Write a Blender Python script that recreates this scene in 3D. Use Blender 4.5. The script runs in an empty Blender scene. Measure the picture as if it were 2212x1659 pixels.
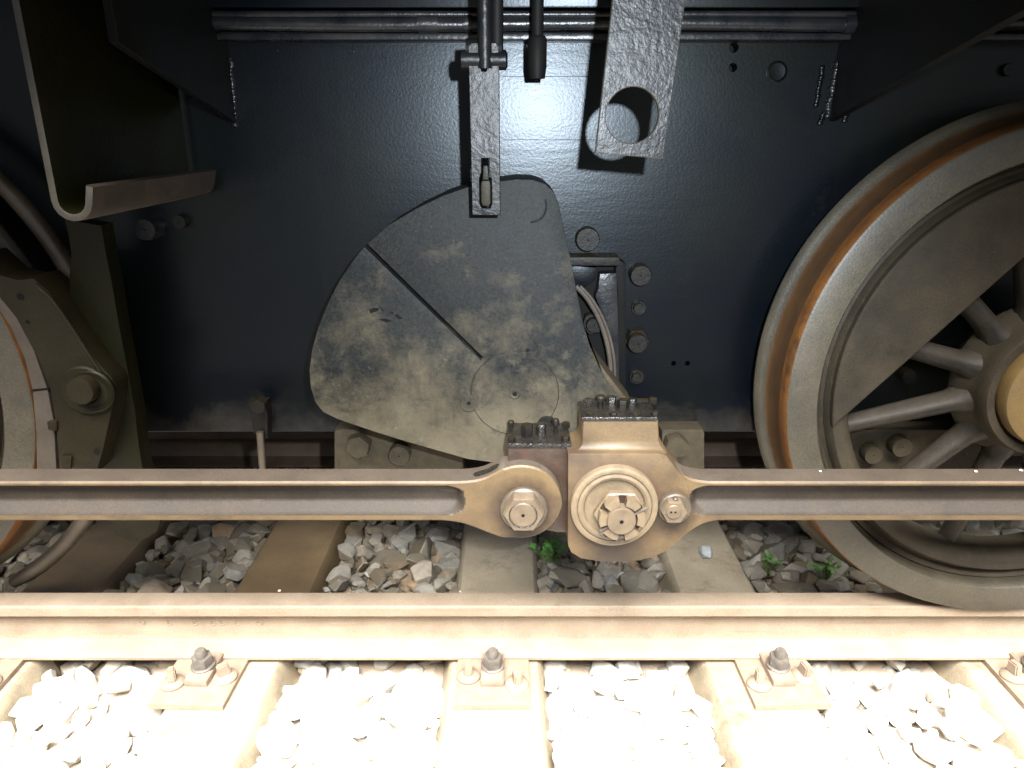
import bpy, bmesh, math, random
from mathutils import Vector, Matrix, noise as mnoise
R = math.radians
random.seed(7)
sc = bpy.context.scene
COL = sc.collection

# ------------------------------------------------------------------ camera
CAMY, CAMZ, FPX = -1.49, 1.05, 1600.0          # camera place (m) and focal length in picture units (2212 wide)
PITCH = math.atan(550 / FPX)
cam_data = bpy.data.cameras.new('camera')
cam_data.sensor_width = 36.0
cam_data.lens = 36.0 * FPX / 2212.0
cam_data.clip_start = 0.02
cam_data.clip_end = 200
cam = bpy.data.objects.new('camera', cam_data)
COL.objects.link(cam)
cam.location = (0, CAMY, CAMZ)
cam.rotation_euler = (math.pi / 2 - PITCH, 0, 0)
sc.camera = cam

# ------------------------------------------------------------------ world, sun, flash, exposure
SUN_EL, SUN_AZ = R(66), R(-6)
w = bpy.data.worlds.new('World'); sc.world = w; w.use_nodes = True
nt = w.node_tree; nt.nodes.clear()
wo = nt.nodes.new('ShaderNodeOutputWorld'); bg = nt.nodes.new('ShaderNodeBackground')
sky = nt.nodes.new('ShaderNodeTexSky'); sky.sky_type = 'NISHITA'; sky.sun_disc = False
sky.sun_elevation = SUN_EL; sky.sun_rotation = math.pi + SUN_AZ
sky.air_density = 1.0; sky.dust_density = 4.0; sky.ozone_density = 1.0
hs = nt.nodes.new('ShaderNodeHueSaturation'); hs.inputs['Saturation'].default_value = 0.35
nt.links.new(sky.outputs[0], hs.inputs['Color']); nt.links.new(hs.outputs[0], bg.inputs[0])
bg.inputs[1].default_value = 0.02
nt.links.new(bg.outputs[0], wo.inputs[0])

sl = bpy.data.lights.new('sun', 'SUN'); sl.energy = 5.0; sl.angle = R(50); sl.color = (1.0, 0.97, 0.93)
sun = bpy.data.objects.new('sun', sl); COL.objects.link(sun)
sun.location = (0, -3, 6)
sd = Vector((math.sin(SUN_AZ) * math.cos(SUN_EL), -math.cos(SUN_AZ) * math.cos(SUN_EL), math.sin(SUN_EL)))
sun.rotation_euler = (-sd).to_track_quat('-Z', 'Y').to_euler()

fl = bpy.data.lights.new('camera_flash', 'SPOT'); fl.shadow_soft_size = 0.012; fl.spot_size = R(64); fl.spot_blend = 1.0
fl.energy = 46.0; fl.color = (0.84, 0.92, 1.0)
flash = bpy.data.objects.new('camera_flash', fl); COL.objects.link(flash)
flash.location = (0.11, CAMY - 0.02, CAMZ + 0.10)
flash.rotation_euler = (Vector((.10, .1, .86)) - flash.location).to_track_quat('-Z', 'Y').to_euler()

sc.view_settings.view_transform = 'Standard'; sc.view_settings.look = 'None'
sc.view_settings.exposure = 2.85; sc.view_settings.gamma = 1.0
sc.view_settings.use_curve_mapping = False
sc.cycles.use_denoising = True
sc.cycles.max_bounces = 6; sc.cycles.diffuse_bounces = 3; sc.cycles.glossy_bounces = 3
sc.cycles.caustics_reflective = False; sc.cycles.caustics_refractive = False
sc.cycles.sample_clamp_indirect = 4.0

# ------------------------------------------------------------------ survey helper: picture position + distance -> metres
_c, _s = math.cos(PITCH), math.sin(PITCH)
def at(px, py, Y):
    u = (px - 1106) / FPX; v = (829.5 - py) / FPX
    d = Vector((u, _c + v * _s, -_s + v * _c)); t = (Y - CAMY) / d.y
    return (d.x * t, CAMZ + d.z * t)
def z4(x, y): return (x / 2.765 * .96, (500 + y / 2.765) * .96)
def z8(x, y, ox=0): return ((ox + x / 2.765) * .96, (950 + y / 2.765) * .96)

# ------------------------------------------------------------------ materials
def N(nt, t, **kw):
    n = nt.nodes.new(t)
    for k, v in kw.items(): setattr(n, k, v)
    return n
def ramp(nt, src, stops):
    r = N(nt, 'ShaderNodeValToRGB'); e = r.color_ramp.elements
    while len(e) < len(stops): e.new(0.5)
    for i, (p, c) in enumerate(stops):
        e[i].position = p; e[i].color = (c[0], c[1], c[2], 1) if isinstance(c, (tuple, list)) else (c, c, c, 1)
    nt.links.new(src, r.inputs[0]); return r.outputs[0]
def mix(nt, f, a, b):
    m = N(nt, 'ShaderNodeMix', data_type='RGBA')
    for k, v in ((0, f), (6, a), (7, b)):
        if hasattr(v, 'is_linked') or hasattr(v, 'links'): nt.links.new(v, m.inputs[k])
        elif k == 0: m.inputs[0].default_value = v
        else: m.inputs[k].default_value = (*v, 1)
    return m.outputs[2]
def math_(nt, op, a, b=0.0, clamp=False):
    m = N(nt, 'ShaderNodeMath', operation=op); m.use_clamp = clamp
    for k, v in ((0, a), (1, b)):
        if hasattr(v, 'links'): nt.links.new(v, m.inputs[k])
        else: m.inputs[k].default_value = v
    return m.outputs[0]
def noise_(nt, vec, scale, detail=5, rough=.6, stretch=None, dist=0.0):
    if stretch:
        mp = N(nt, 'ShaderNodeMapping'); mp.inputs['Scale'].default_value = stretch
        nt.links.new(vec, mp.inputs[0]); vec = mp.outputs[0]
    n = N(nt, 'ShaderNodeTexNoise'); n.inputs['Scale'].default_value = scale
    n.inputs['Detail'].default_value = detail; n.inputs['Roughness'].default_value = rough
    n.inputs['Distortion'].default_value = dist
    nt.links.new(vec, n.inputs['Vector']); return n.outputs[0]

def mat(name, c1, c2, scale=8, lo=.35, hi=.65, rough=(.5, .7), spec=.5, metal=0.0, speck=None, fine=None,
        bump=(60, .15, .004), bump2=None, dust=None, patch=None, streak=None, coat=0.0, stains=(), tint=None):
    """c1/c2 noise-mixed; speck=(scale,color,threshold); dust=(color,amount,noise_scale) on up faces;
    patch=(color,scale,lo,hi[,(zlo,zhi)]) dirt with its own outline."""
    m = bpy.data.materials.new(name); m.use_nodes = True
    nt = m.node_tree; b = nt.nodes['Principled BSDF']
    geo = N(nt, 'ShaderNodeNewGeometry'); P = geo.outputs['Position']
    n1 = noise_(nt, P, scale, 6, .62, dist=.1)
    f1 = ramp(nt, n1, [(lo, 0.0), (hi, 1.0)])
    c = mix(nt, f1, c1, c2)
    if fine:
        nf = noise_(nt, P, fine[0], 3, .7)
        ff = ramp(nt, nf, [(.3, 1 - fine[1]), (.7, 1 + fine[1])])
        mm = N(nt, 'ShaderNodeMix', data_type='RGBA', blend_type='MULTIPLY'); mm.inputs[0].default_value = 1
        nt.links.new(c, mm.inputs[6]); nt.links.new(ff, mm.inputs[7]); c = mm.outputs[2]
    rr = math_(nt, 'MULTIPLY_ADD', n1, rough[1] - rough[0]); rr.node.inputs[2].default_value = rough[0]
    for pt in (patch if isinstance(patch, list) else [patch] if patch else []):
        n2 = noise_(nt, P, pt[1], 9, .76, dist=.1)
        if len(pt) > 4:
            sx = N(nt, 'ShaderNodeSeparateXYZ'); nt.links.new(P, sx.inputs[0])
            mr = N(nt, 'ShaderNodeMapRange'); nt.links.new(sx.outputs[2], mr.inputs[0])
            mr.inputs[1].default_value = pt[4][0]; mr.inputs[2].default_value = pt[4][1]
            mr.inputs[3].default_value = .22; mr.inputs[4].default_value = -.25; mr.clamp = True
            n2 = math_(nt, 'ADD', n2, mr.outputs[0])
        f2 = ramp(nt, n2, [(pt[2], 0.0), (pt[3], 1.0)])
        c = mix(nt, f2, c, pt[0]); rr = math_(nt, 'MAXIMUM', rr, math_(nt, 'MULTIPLY', f2, .8))
    if streak:
        n3 = noise_(nt, P, streak[1], 4, .6, stretch=streak[2])
        f3 = ramp(nt, n3, [(streak[3], 0.0), (streak[4], 1.0)]); c = mix(nt, f3, c, streak[0])
    if dust:
        sx = N(nt, 'ShaderNodeSeparateXYZ'); nt.links.new(geo.outputs['Normal'], sx.inputs[0])
        u = math_(nt, 'MULTIPLY', sx.outputs[2], dust[1], True)
        nd = ramp(nt, noise_(nt, P, dust[2], 5, .6), [(.3, .35), (.6, 1.0)])
        f = math_(nt, 'MULTIPLY', u, nd); c = mix(nt, f, c, dust[0]); rr = math_(nt, 'MAXIMUM', rr, math_(nt, 'MULTIPLY', f, .85))
    for ctr, r0, r1, col_, amt in stains:          # oil creep round a fitting
        vm = N(nt, 'ShaderNodeVectorMath', operation='DISTANCE'); nt.links.new(P, vm.inputs[0]); vm.inputs[1].default_value = ctr
        dn = math_(nt, 'MULTIPLY_ADD', noise_(nt, P, 45, 4, .6), .035); nt.links.new(vm.outputs['Value'], dn.node.inputs[2])
        fs_ = ramp(nt, dn, [(r0 + .0175, amt), (r1 + .0175, 0.0)]); c = mix(nt, fs_, c, col_)
    if speck:
        ns = noise_(nt, P, speck[0], 2, .5)
        fs = ramp(nt, ns, [(speck[2], 0.0), (speck[2] + .04, 1.0)]); c = mix(nt, fs, c, speck[1])
    nt.links.new(c, b.inputs['Base Color']); nt.links.new(rr, b.inputs['Roughness'])
    b.inputs['Metallic'].default_value = metal; b.inputs['Specular IOR Level'].default_value = spec
    if tint: b.inputs['Specular Tint'].default_value = (*tint, 1)
    if coat: b.inputs['Coat Weight'].default_value = coat; b.inputs['Coat Roughness'].default_value = .12
    last = None
    for bb in (bump, bump2):
        if bb:
            h = noise_(nt, P, bb[0], 4, .6, stretch=bb[3] if len(bb) > 3 else None)
            bn = N(nt, 'ShaderNodeBump'); bn.inputs['Strength'].default_value = bb[1]; bn.inputs['Distance'].default_value = bb[2]
            nt.links.new(h, bn.inputs['Height'])
            if last: nt.links.new(last, bn.inputs['Normal'])
            last = bn.outputs[0]
    if last: nt.links.new(last, b.inputs['Normal'])
    return m

M = {}
M['plate'] = mat('black_gloss_paint', (.0012, .0020, .0040), (.0026, .0031, .0018), 2.2, rough=(.25, .365), spec=.22, tint=(.84, .93, 1.0),
                 bump=(170, .35, .0008), bump2=(30, .3, .0010, (.25, 1, 1.6)),
                 patch=[((.040, .034, .025), 6, .52, 1.0, (.35, .54)), ((.012, .011, .008), 5, .60, .9)], fine=(300, .3), streak=((.0050, .0050, .0032), 9, (1, 1, .10), .56, .86))
M['black'] = mat('black_frame_paint', (0.00245, 0.0028, 0.0035), (0.0049, 0.00455, 0.00385), 9, rough=(.45, .7), spec=.08, bump=(110, .4, .0012),
                 patch=((0.0154, 0.0119, 0.0084), 14, .6, .9))
M['bracket'] = mat('thick_grey_black_paint', (0.00315, 0.0036, 0.0045), (0.00585, 0.00585, 0.005625), 16, rough=(.28, .46), spec=.15, bump=(120, .55, .0015),
                   bump2=(26, .55, .0035), patch=((0.01125, 0.01013, 0.00765), 22, .6, .9))
M['edge'] = mat('worn_steel_edge', (0.02117, 0.01966, 0.01512), (0.03629, 0.03175, 0.02268), 40, rough=(.4, .6), bump=(90, .3, .002))
M['fan'] = mat('dusty_counterweight_paint', (.0040, .0050, .0054), (.0090, .0096, .0086), 10, rough=(.50, .70), spec=.16, bump=(120, .35, .0015),
               bump2=(420, .35, .0008), fine=(190, .7),
               patch=[((.050, .042, .027), 7, .46, .70, (.32, 1.02)), ((.075, .063, .042), 21, .55, .80, (.22, 1.05)), ((.082, .069, .047), 5, .50, .82, (.38, .72)),
                      ((.0085, .0095, .0085), 15, .55, .74), ((.105, .090, .062), 60, .66, .82, (.25, .95))],
               speck=(520, (.13, .115, .08), .73), streak=((.008, .009, .0085), 14, (1, 1, .16), .57, .74))
_ec, _bc, _lc = at(1132, 1101, -.2), at(1327, 1096, -.204), at(1457, 1100, -.204)
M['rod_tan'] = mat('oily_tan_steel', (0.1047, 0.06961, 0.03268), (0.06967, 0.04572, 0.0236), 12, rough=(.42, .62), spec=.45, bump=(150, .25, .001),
                   patch=((0.02959, 0.01852, 0.01225), 8, .50, .82), fine=(320, .18),
                   stains=[((_ec[0], -.2, _ec[1]), .046, .078, (.026, .015, .009), .92), ((_ec[0], -.2, _ec[1] - .075), .02, .052, (.022, .016, .012), .85),
                           ((_bc[0], -.204, _bc[1]), .083, .122, (.045, .026, .015), .85), ((_lc[0], -.204, _lc[1] - .01), .030, .060, (.028, .017, .011), .85),
                           ((_bc[0], -.2, _bc[1] - .125), .03, .075, (.026, .018, .013), .85), ((_bc[0] - .08, -.2, _bc[1] + .12), .02, .06, (.03, .018, .012), .7)])
M['rod_bright'] = mat('rubbed_bronze_ring', (0.1552, 0.1171, 0.07104), (0.1106, 0.08044, 0.05029), 14, rough=(.36, .58), spec=.5, bump=(150, .22, .001),
                      patch=((0.05537, 0.03949, 0.02679), 11, .52, .84), fine=(320, .15))
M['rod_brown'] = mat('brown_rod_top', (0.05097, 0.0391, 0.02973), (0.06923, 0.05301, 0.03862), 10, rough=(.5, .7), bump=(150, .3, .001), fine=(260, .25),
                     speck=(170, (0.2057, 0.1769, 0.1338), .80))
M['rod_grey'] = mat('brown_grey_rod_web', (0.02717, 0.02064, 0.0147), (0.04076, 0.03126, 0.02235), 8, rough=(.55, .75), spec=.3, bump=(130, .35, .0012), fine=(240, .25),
                    speck=(300, (0.1239, 0.106, 0.07635), .77), streak=((0.09187, 0.05269, 0.02419), 3, (1.5, 1, 14), .68, .76), patch=((0.01545, 0.01189, 0.008917), 12, .52, .80))
M['oilbox'] = mat('oily_brown_box', (0.02056, 0.0109, 0.006697), (0.0371, 0.0224, 0.014), 18, rough=(.22, .5), spec=.6, bump=(110, .4, .0015),
                  patch=((0.05397, 0.01407, 0.00441), 16, .56, .8))
M['oilblack'] = mat('black_oil_cap', (0.0056, 0.00504, 0.00448), (0.0168, 0.01344, 0.01008), 40, rough=(.12, .4), spec=.7, bump=(160, .8, .003),
                    speck=(260, (0.056, 0.0392, 0.0252), .66))
M['steel'] = mat('dark_oiled_steel', (0.04635, 0.03673, 0.02787), (0.07163, 0.05431, 0.03506), 40, rough=(.3, .5), spec=.6, bump=(160, .25, .001),
                 patch=((0.01796, 0.01218, 0.008715), 30, .56, .8))
M['nut'] = mat('tan_steel_nut', (0.1177, 0.08739, 0.05576), (0.08187, 0.06019, 0.04001), 40, rough=(.35, .55), spec=.5, bump=(160, .25, .001))
M['bolt'] = mat('dirty_bolt_head', (0.004114, 0.003936, 0.003403), (0.007694, 0.00681, 0.005031), 50, rough=(.4, .6), bump=(120, .5, .002), dust=((0.01775, 0.01241, 0.003522), .9, 40), spec=.18)
M['bolt_tan'] = mat('dusty_bolt_head', (0.03248, 0.02734, 0.01791), (0.04937, 0.03866, 0.02366), 50, rough=(.45, .65), bump=(120, .5, .002), spec=.18)
M['dark'] = mat('hole_black', (.004, .004, .004), (.006, .006, .006), 20, rough=(.7, .9), spec=.1, bump=None)
M['tyre'] = mat('grey_tyre_steel', (0.03678, 0.03234, 0.02344), (0.05511, 0.04623, 0.03066), 12, rough=(.36, .58), spec=.5, bump=(180, .5, .0012), fine=(330, .35),
                speck=(480, (0.1321, 0.1233, 0.0966), .72), patch=((0.01915, 0.01692, 0.01248), 10, .6, .85))
M['tread'] = mat('brown_worn_tread', (0.0476, 0.0252, 0.0112), (0.0672, 0.0336, 0.01344), 20, rough=(.4, .6), spec=.4, bump=(90, .2, .001))
M['rust'] = mat('orange_rust_band', (.150, .060, .014), (.095, .038, .011), 22, rough=(.55, .75), spec=.3, bump=(150, .4, .0015), streak=((.05, .024, .01), 20, (1, 1, 1), .55, .75))
M['wheel'] = mat('dusty_wheel_casting', (0.02136, 0.01798, 0.01264), (0.04146, 0.03322, 0.02158), 9, rough=(.45, .65), bump=(110, .45, .0016), fine=(260, .3),
                 dust=((0.05596, 0.04385, 0.02929), .7, 30), speck=(420, (0.1181, 0.09872, 0.06478), .75), spec=.18, patch=[((0.02195, 0.02005, 0.01624), 7, .50, .76), ((0.09262, 0.08025, 0.06121), 26, .62, .85)])
M['spoke'] = mat('grimy_spoke_casting', (0.0145, 0.01261, 0.01009), (0.02903, 0.02462, 0.01895), 14, rough=(.42, .62), bump=(90, .6, .002), fine=(220, .35), dust=((0.05142, 0.04323, 0.03315), .8, 30), speck=(420, (0.121, 0.1021, 0.07687), .76), spec=.18)
M['hubcap'] = mat('yellow_brown_axle_end', (0.1423, 0.09095, 0.02965), (0.1028, 0.06719, 0.02767), 12, rough=(.4, .6), bump=(120, .3, .001), fine=(260, .2))
M['brake'] = mat('dirty_olive_brake_iron', (0.007713, 0.00661, 0.002417), (0.0136, 0.01074, 0.004567), 11, rough=(.45, .65), bump=(100, .5, .002), fine=(240, .3),
                 patch=((0.02157, 0.01716, 0.009455), 12, .62, .85), dust=((0.02008, 0.01347, 0.005766), .6, 30), spec=.18)
M['hanger'] = mat('olive_black_hanger', (0.004944, 0.004944, 9.213e-05), (0.006821, 0.006334, 0.001483), 10, rough=(.4, .6), bump=(100, .4, .002), fine=(240, .3),
                  patch=((0.01939, 0.0126, 0.00483), 13, .62, .9, (.25, .6)), spec=.18)
M['shoe'] = mat('brake_shoe_iron', (0.03673, 0.02826, 0.02085), (0.05057, 0.03998, 0.0294), 14, rough=(.5, .7), bump=(120, .5, .002), patch=((0.06727, 0.0334, 0.01223), 20, .62, .75))
M['rail'] = mat('rusty_dusty_rail', (0.2185, 0.1674, 0.119), (0.279, 0.2232, 0.1628), 9, rough=(.5, .7), spec=.4, bump=(140, .4, .0015), fine=(300, .16),
                patch=[((0.1256, 0.08184, 0.05394), 13, .58, .86), ((0.1674, 0.107, 0.0651), 40, .64, .8)], speck=(210, (0.3906, 0.3255, 0.2511), .79), streak=((0.1581, 0.1116, 0.0744), 5, (.35, 1, 6), .56, .8))
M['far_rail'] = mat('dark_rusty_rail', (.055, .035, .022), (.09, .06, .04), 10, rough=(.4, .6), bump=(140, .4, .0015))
M['sleeper'] = mat('dusty_steel_sleeper', (0.2516, 0.2088, 0.1442), (0.3587, 0.2996, 0.2134), 6, rough=(.55, .75), bump=(120, .4, .0015), fine=(260, .2),
                   patch=[((0.1104, 0.08143, 0.05134), 5, .52, .72), ((0.4256, 0.3504, 0.2644), 16, .66, .85)])
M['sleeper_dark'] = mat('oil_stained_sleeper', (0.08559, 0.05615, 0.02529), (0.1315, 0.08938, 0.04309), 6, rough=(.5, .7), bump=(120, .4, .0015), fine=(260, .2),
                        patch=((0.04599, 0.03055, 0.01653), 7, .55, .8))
M['fastening'] = mat('rusty_fastening', (0.2095, 0.1559, 0.1141), (0.2671, 0.2075, 0.1539), 30, rough=(.5, .7), bump=(120, .5, .0015), patch=((0.107, 0.06532, 0.04147), 40, .62, .82))
M['fast_nut'] = mat('grey_fastening_nut', (0.08, 0.0704, 0.06), (0.128, 0.112, 0.096), 50, rough=(.4, .6), bump=(140, .5, .002))
M['pipe'] = mat('painted_pipe', (.006, .007, .009), (.015, .015, .015), 20, rough=(.18, .4), spec=.3, bump=(110, .6, .0015), patch=((.045, .04, .03), 25, .66, .88))
M['lip'] = mat('rusty_brown_lip', (0.01795, 0.01272, 0.008923), (0.02678, 0.01846, 0.01252), 16, rough=(.5, .7), bump=(120, .5, .002), patch=((0.009036, 0.00666, 0.00476), 20, .55, .8))
M['sandpipe'] = mat('sand_pipe_iron', (0.0462, 0.0357, 0.0252), (0.0798, 0.063, 0.0462), 14, rough=(.35, .55), bump=(120, .4, .0015))
M['pebble'] = mat('white_pebble', (.6, .56, .48), (.7, .66, .58), 60, rough=(.6, .8), bump=(150, .5, .001))
M['grey_stone'] = mat('pale_grey_stone', (.30, .32, .32), (.40, .42, .41), 30, rough=(.6, .8), bump=(90, .6, .003), patch=((.2, .19, .16), 40, .6, .8))
M['ground'] = mat('dark_gravel_ground', (0.0171, 0.0152, 0.01292), (0.038, 0.03344, 0.02736), 45, rough=(.7, .9), bump=(60, 1, .01))
M['leaf'] = mat('green_weed_leaf', (0.0652, 0.1732, 0.03232), (0.1105, 0.2655, 0.04945), 60, rough=(.45, .6), bump=None)
M['stem'] = mat('green_weed_stem', (.08, .15, .03), (.12, .18, .05), 60, rough=(.5, .6), bump=None)

def stone_mat():
    m = bpy.data.materials.new('crushed_stone'); m.use_nodes = True
    nt = m.node_tree; b = nt.nodes['Principled BSDF']
    oi = N(nt, 'ShaderNodeObjectInfo'); geo = N(nt, 'ShaderNodeNewGeometry')
    f = math_(nt, 'FRACT', math_(nt, 'ADD', oi.outputs['Random'], geo.outputs['Random Per Island']))
    c = ramp(nt, f, [(0, (.36, .345, .31)), (.16, (.48, .45, .39)), (.3, (.29, .28, .25)), (.44, (.44, .385, .30)), (.56, (.33, .335, .32)),
                     (.7, (.52, .49, .44)), (.8, (.38, .31, .21)), (.88, (.33, .32, .285)), (.955, (.44, .26, .11)), (1, (.38, .37, .34))])
    P = geo.outputs['Position']
    n1 = ramp(nt, noise_(nt, P, 38, 6, .65, dist=.5), [(.3, .62), (.7, 1.2)])
    mm = N(nt, 'ShaderNodeMix', data_type='RGBA', blend_type='MULTIPLY'); mm.inputs[0].default_value = 1
    nt.links.new(c, mm.inputs[6]); nt.links.new(n1, mm.inputs[7])
    c = mix(nt, ramp(nt, noise_(nt, P, 12, 5, .6), [(.55, 0.0), (.75, .55)]), mm.outputs[2], (.17, .135, .085))
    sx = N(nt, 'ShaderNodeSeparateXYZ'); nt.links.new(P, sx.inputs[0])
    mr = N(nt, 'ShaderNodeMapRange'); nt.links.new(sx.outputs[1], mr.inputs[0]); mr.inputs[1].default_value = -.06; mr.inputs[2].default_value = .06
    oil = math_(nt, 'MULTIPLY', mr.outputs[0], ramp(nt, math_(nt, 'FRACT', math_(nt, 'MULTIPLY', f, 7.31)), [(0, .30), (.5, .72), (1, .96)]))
    pale = mix(nt, .45, c, (.80, .77, .70))  # front stones lightened: the stronger daylight there is put into the colour
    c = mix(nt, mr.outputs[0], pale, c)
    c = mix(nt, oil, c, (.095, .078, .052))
    nt.links.new(c, b.inputs['Base Color']); b.inputs['Roughness'].default_value = .75; b.inputs['Specular IOR Level'].default_value = .3
    bn = N(nt, 'ShaderNodeBump'); bn.inputs['Strength'].default_value = .5; bn.inputs['Distance'].default_value = .003
    nt.links.new(noise_(nt, P, 120, 5, .65), bn.inputs['Height']); nt.links.new(bn.outputs[0], b.inputs['Normal'])
    return m
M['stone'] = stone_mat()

# ------------------------------------------------------------------ mesh builders
def finish(bm, name, angle=32, recalc=True):
    if recalc: bmesh.ops.recalc_face_normals(bm, faces=bm.faces)
    me = bpy.data.meshes.new(name); bm.to_mesh(me); bm.free()
    for p in me.polygons: p.use_smooth = True
    me.set_sharp_from_angle(angle=R(angle))
    return me
def add(name, me, mats, parent=None, loc=(0, 0, 0), rot=(0, 0, 0)):
    if me.users and not isinstance(mats, (list, tuple)) and len(me.materials) and me.materials[0] != M[mats]:
        me = me.copy(); me.materials.clear()
    o = bpy.data.objects.new(name, me); COL.objects.link(o)
    if not len(me.materials):
        for k in (mats if isinstance(mats, (list, tuple)) else [mats]): me.materials.append(M[k])
    l = Vector(loc); p = parent
    while p is not None: l = l - p.location; p = p.parent
    o.location = l; o.rotation_euler = rot; o.parent = parent
    return o
def tag(o, label=None, cat=None, group=None, kind=None):
    for k, v in (('label', label), ('category', cat), ('group', group), ('kind', kind)):
        if v: o[k] = v
    return o
def empty(name, loc=(0, 0, 0)):
    o = bpy.data.objects.new(name, None); COL.objects.link(o); o.location = loc; o.empty_display_size = .1; return o

def prism(pts, y0, y1, holes=(), bevel=0.0, seg=2, name='prism', rbevel=False):
    """outline in the XZ plane, front at y0, back at y1"""
    bm = bmesh.new()
    loops = []
    for lp in [pts] + list(holes):
        vs = [bm.verts.new((x, y0, z)) for x, z in lp]
        es = [bm.edges.new((vs[i], vs[(i + 1) % len(vs)])) for i in range(len(vs))]
        loops.append((vs, es))
    if holes:
        r = bmesh.ops.triangle_fill(bm, edges=[e for _, es in loops for e in es], use_beauty=True)
        faces = [g for g in r['geom'] if isinstance(g, bmesh.types.BMFace)]
    else:
        faces = [bm.faces.new(loops[0][0])]
    front_edges = [e for _, es in loops for e in es]
    ex = bmesh.ops.extrude_face_region(bm, geom=faces, use_keep_orig=True)
    bmesh.ops.translate(bm, verts=[g for g in ex['geom'] if isinstance(g, bmesh.types.BMVert)], vec=(0, y1 - y0, 0))
    bmesh.ops.recalc_face_normals(bm, faces=bm.faces)
    if bevel:
        fe = [e for e in front_edges if e.is_valid]
        bmesh.ops.bevel(bm, geom=fe, offset=bevel, segments=seg, profile=.6, affect='EDGES', clamp_overlap=True)
    return finish(bm, name)
def box(x0, x1, y0, y1, z0, z1, bevel=.002, seg=2, name='box'):
    bm = bmesh.new(); bmesh.ops.create_cube(bm, size=1)
    for v in bm.verts: v.co = Vector(((x0 + x1) / 2 + v.co.x * (x1 - x0), (y0 + y1) / 2 + v.co.y * (y1 - y0), (z0 + z1) / 2 + v.co.z * (z1 - z0)))
    if bevel: bmesh.ops.bevel(bm, geom=list(bm.edges), offset=bevel, segments=seg, profile=.6, affect='EDGES', clamp_overlap=True)
    return finish(bm, name)
def lathe(prof, n=64, a0=0, a1=2 * math.pi, name='lathe', mats=None, cap=True):
    """prof [(r, y)] turned about the Y axis"""
    bm = bmesh.new(); full = abs(a1 - a0 - 2 * math.pi) < 1e-6
    rings = []
    cnt = n if full else n + 1
    for r, y in prof:
        if r < 1e-6: rings.append([bm.verts.new((0, y, 0))]); continue
        rings.append([bm.verts.new((r * math.cos(a0 + (a1 - a0) * i / n), y, r * math.sin(a0 + (a1 - a0) * i / n))) for i in range(cnt)])
    for k in range(len(rings) - 1):
        A, B = rings[k], rings[k + 1]
        for i in range(n):
            j = (i + 1) % cnt if full else i + 1
            if len(A) == 1 and len(B) == 1: continue
            if len(A) == 1: f = bm.faces.new((A[0], B[i], B[j]))
            elif len(B) == 1: f = bm.faces.new((A[i], B[0], A[j]))
            else: f = bm.faces.new((A[i], B[i], B[j], A[j]))
            if mats: f.material_index = mats[k]
    return finish(bm, name)
def ngon_pts(cx, cz, r, n, a=0): return [(cx + r * math.cos(a + 2 * math.pi * i / n), cz + r * math.sin(a + 2 * math.pi * i / n)) for i in range(n)]
def hexnut(r, h, a=0, bore=None, n=6):
    """hex nut/bolt head along -Y from y=0 with chamfered corners"""
    bm = bmesh.new(); rows = []
    for y, rr, k in ((0, 1, 0), (-h * .82, 1, 0), (-h, .93, 0)):
        rows.append([bm.verts.new((r * rr * math.cos(a + 2 * math.pi * i / n), y, r * rr * math.sin(a + 2 * math.pi * i / n))) for i in range(n)])
    for p in range(2):
        for i in range(n): bm.faces.new((rows[p][i], rows[p][(i + 1) % n], rows[p + 1][(i + 1) % n], rows[p + 1][i]))
    bm.faces.new(rows[2]); bm.faces.new(rows[0])
    bmesh.ops.bevel(bm, geom=[e for e in bm.edges if abs(e.verts[0].co.y - e.verts[1].co.y) > h * .5], offset=r * .04, segments=1, affect='EDGES')
    return finish(bm, 'hexnut', 25)
def tube(pts, r, n=12, name='tube', caps=True):
    bm = bmesh.new(); rings = []; pts = [Vector(p) for p in pts]
    rs = r if isinstance(r, (list, tuple)) else [r] * len(pts)
    up = None
    for i, p in enumerate(pts):
        d = (pts[min(i + 1, len(pts) - 1)] - pts[max(i - 1, 0)]).normalized()
        if up is None: up = Vector((0, 0, 1)) if abs(d.z) < .9 else Vector((1, 0, 0))
        s = d.cross(up).normalized(); u = s.cross(d).normalized(); up = u
        rings.append([bm.verts.new(p + s * rs[i] * math.cos(2 * math.pi * k / n) + u * rs[i] * math.sin(2 * math.pi * k / n)) for k in range(n)])
    for a, b in zip(rings, rings[1:]):
        for k in range(n): bm.faces.new((a[k], a[(k + 1) % n], b[(k + 1) % n], b[k]))
    if caps: bm.faces.new(rings[0]); bm.faces.new(rings[-1])
    return finish(bm, name)
def smooth_pts(pts, it=2, closed=True):
    for _ in range(it):
        out = []; n = len(pts)
        for i in range(n if closed else n - 1):
            a, b = pts[i], pts[(i + 1) % n]
            out += [(a[0] * .75 + b[0] * .25, a[1] * .75 + b[1] * .25), (a[0] * .25 + b[0] * .75, a[1] * .25 + b[1] * .75)]
        if not closed: out = [pts[0]] + out + [pts[-1]]
        pts = out
    return pts
def yplane(P, Y): return [at(x, y, Y) for x, y in P]

# ================================================================== SETTING
def ground():
    bm = bmesh.new(); bmesh.ops.create_grid(bm, x_segments=40, y_segments=40, size=15)
    for v in bm.verts: v.co.z = -.32 + .015 * mnoise.noise(v.co * 2)
    o = add('ground', finish(bm, 'ground'), 'ground'); tag(o, kind='structure')
ground()

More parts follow.
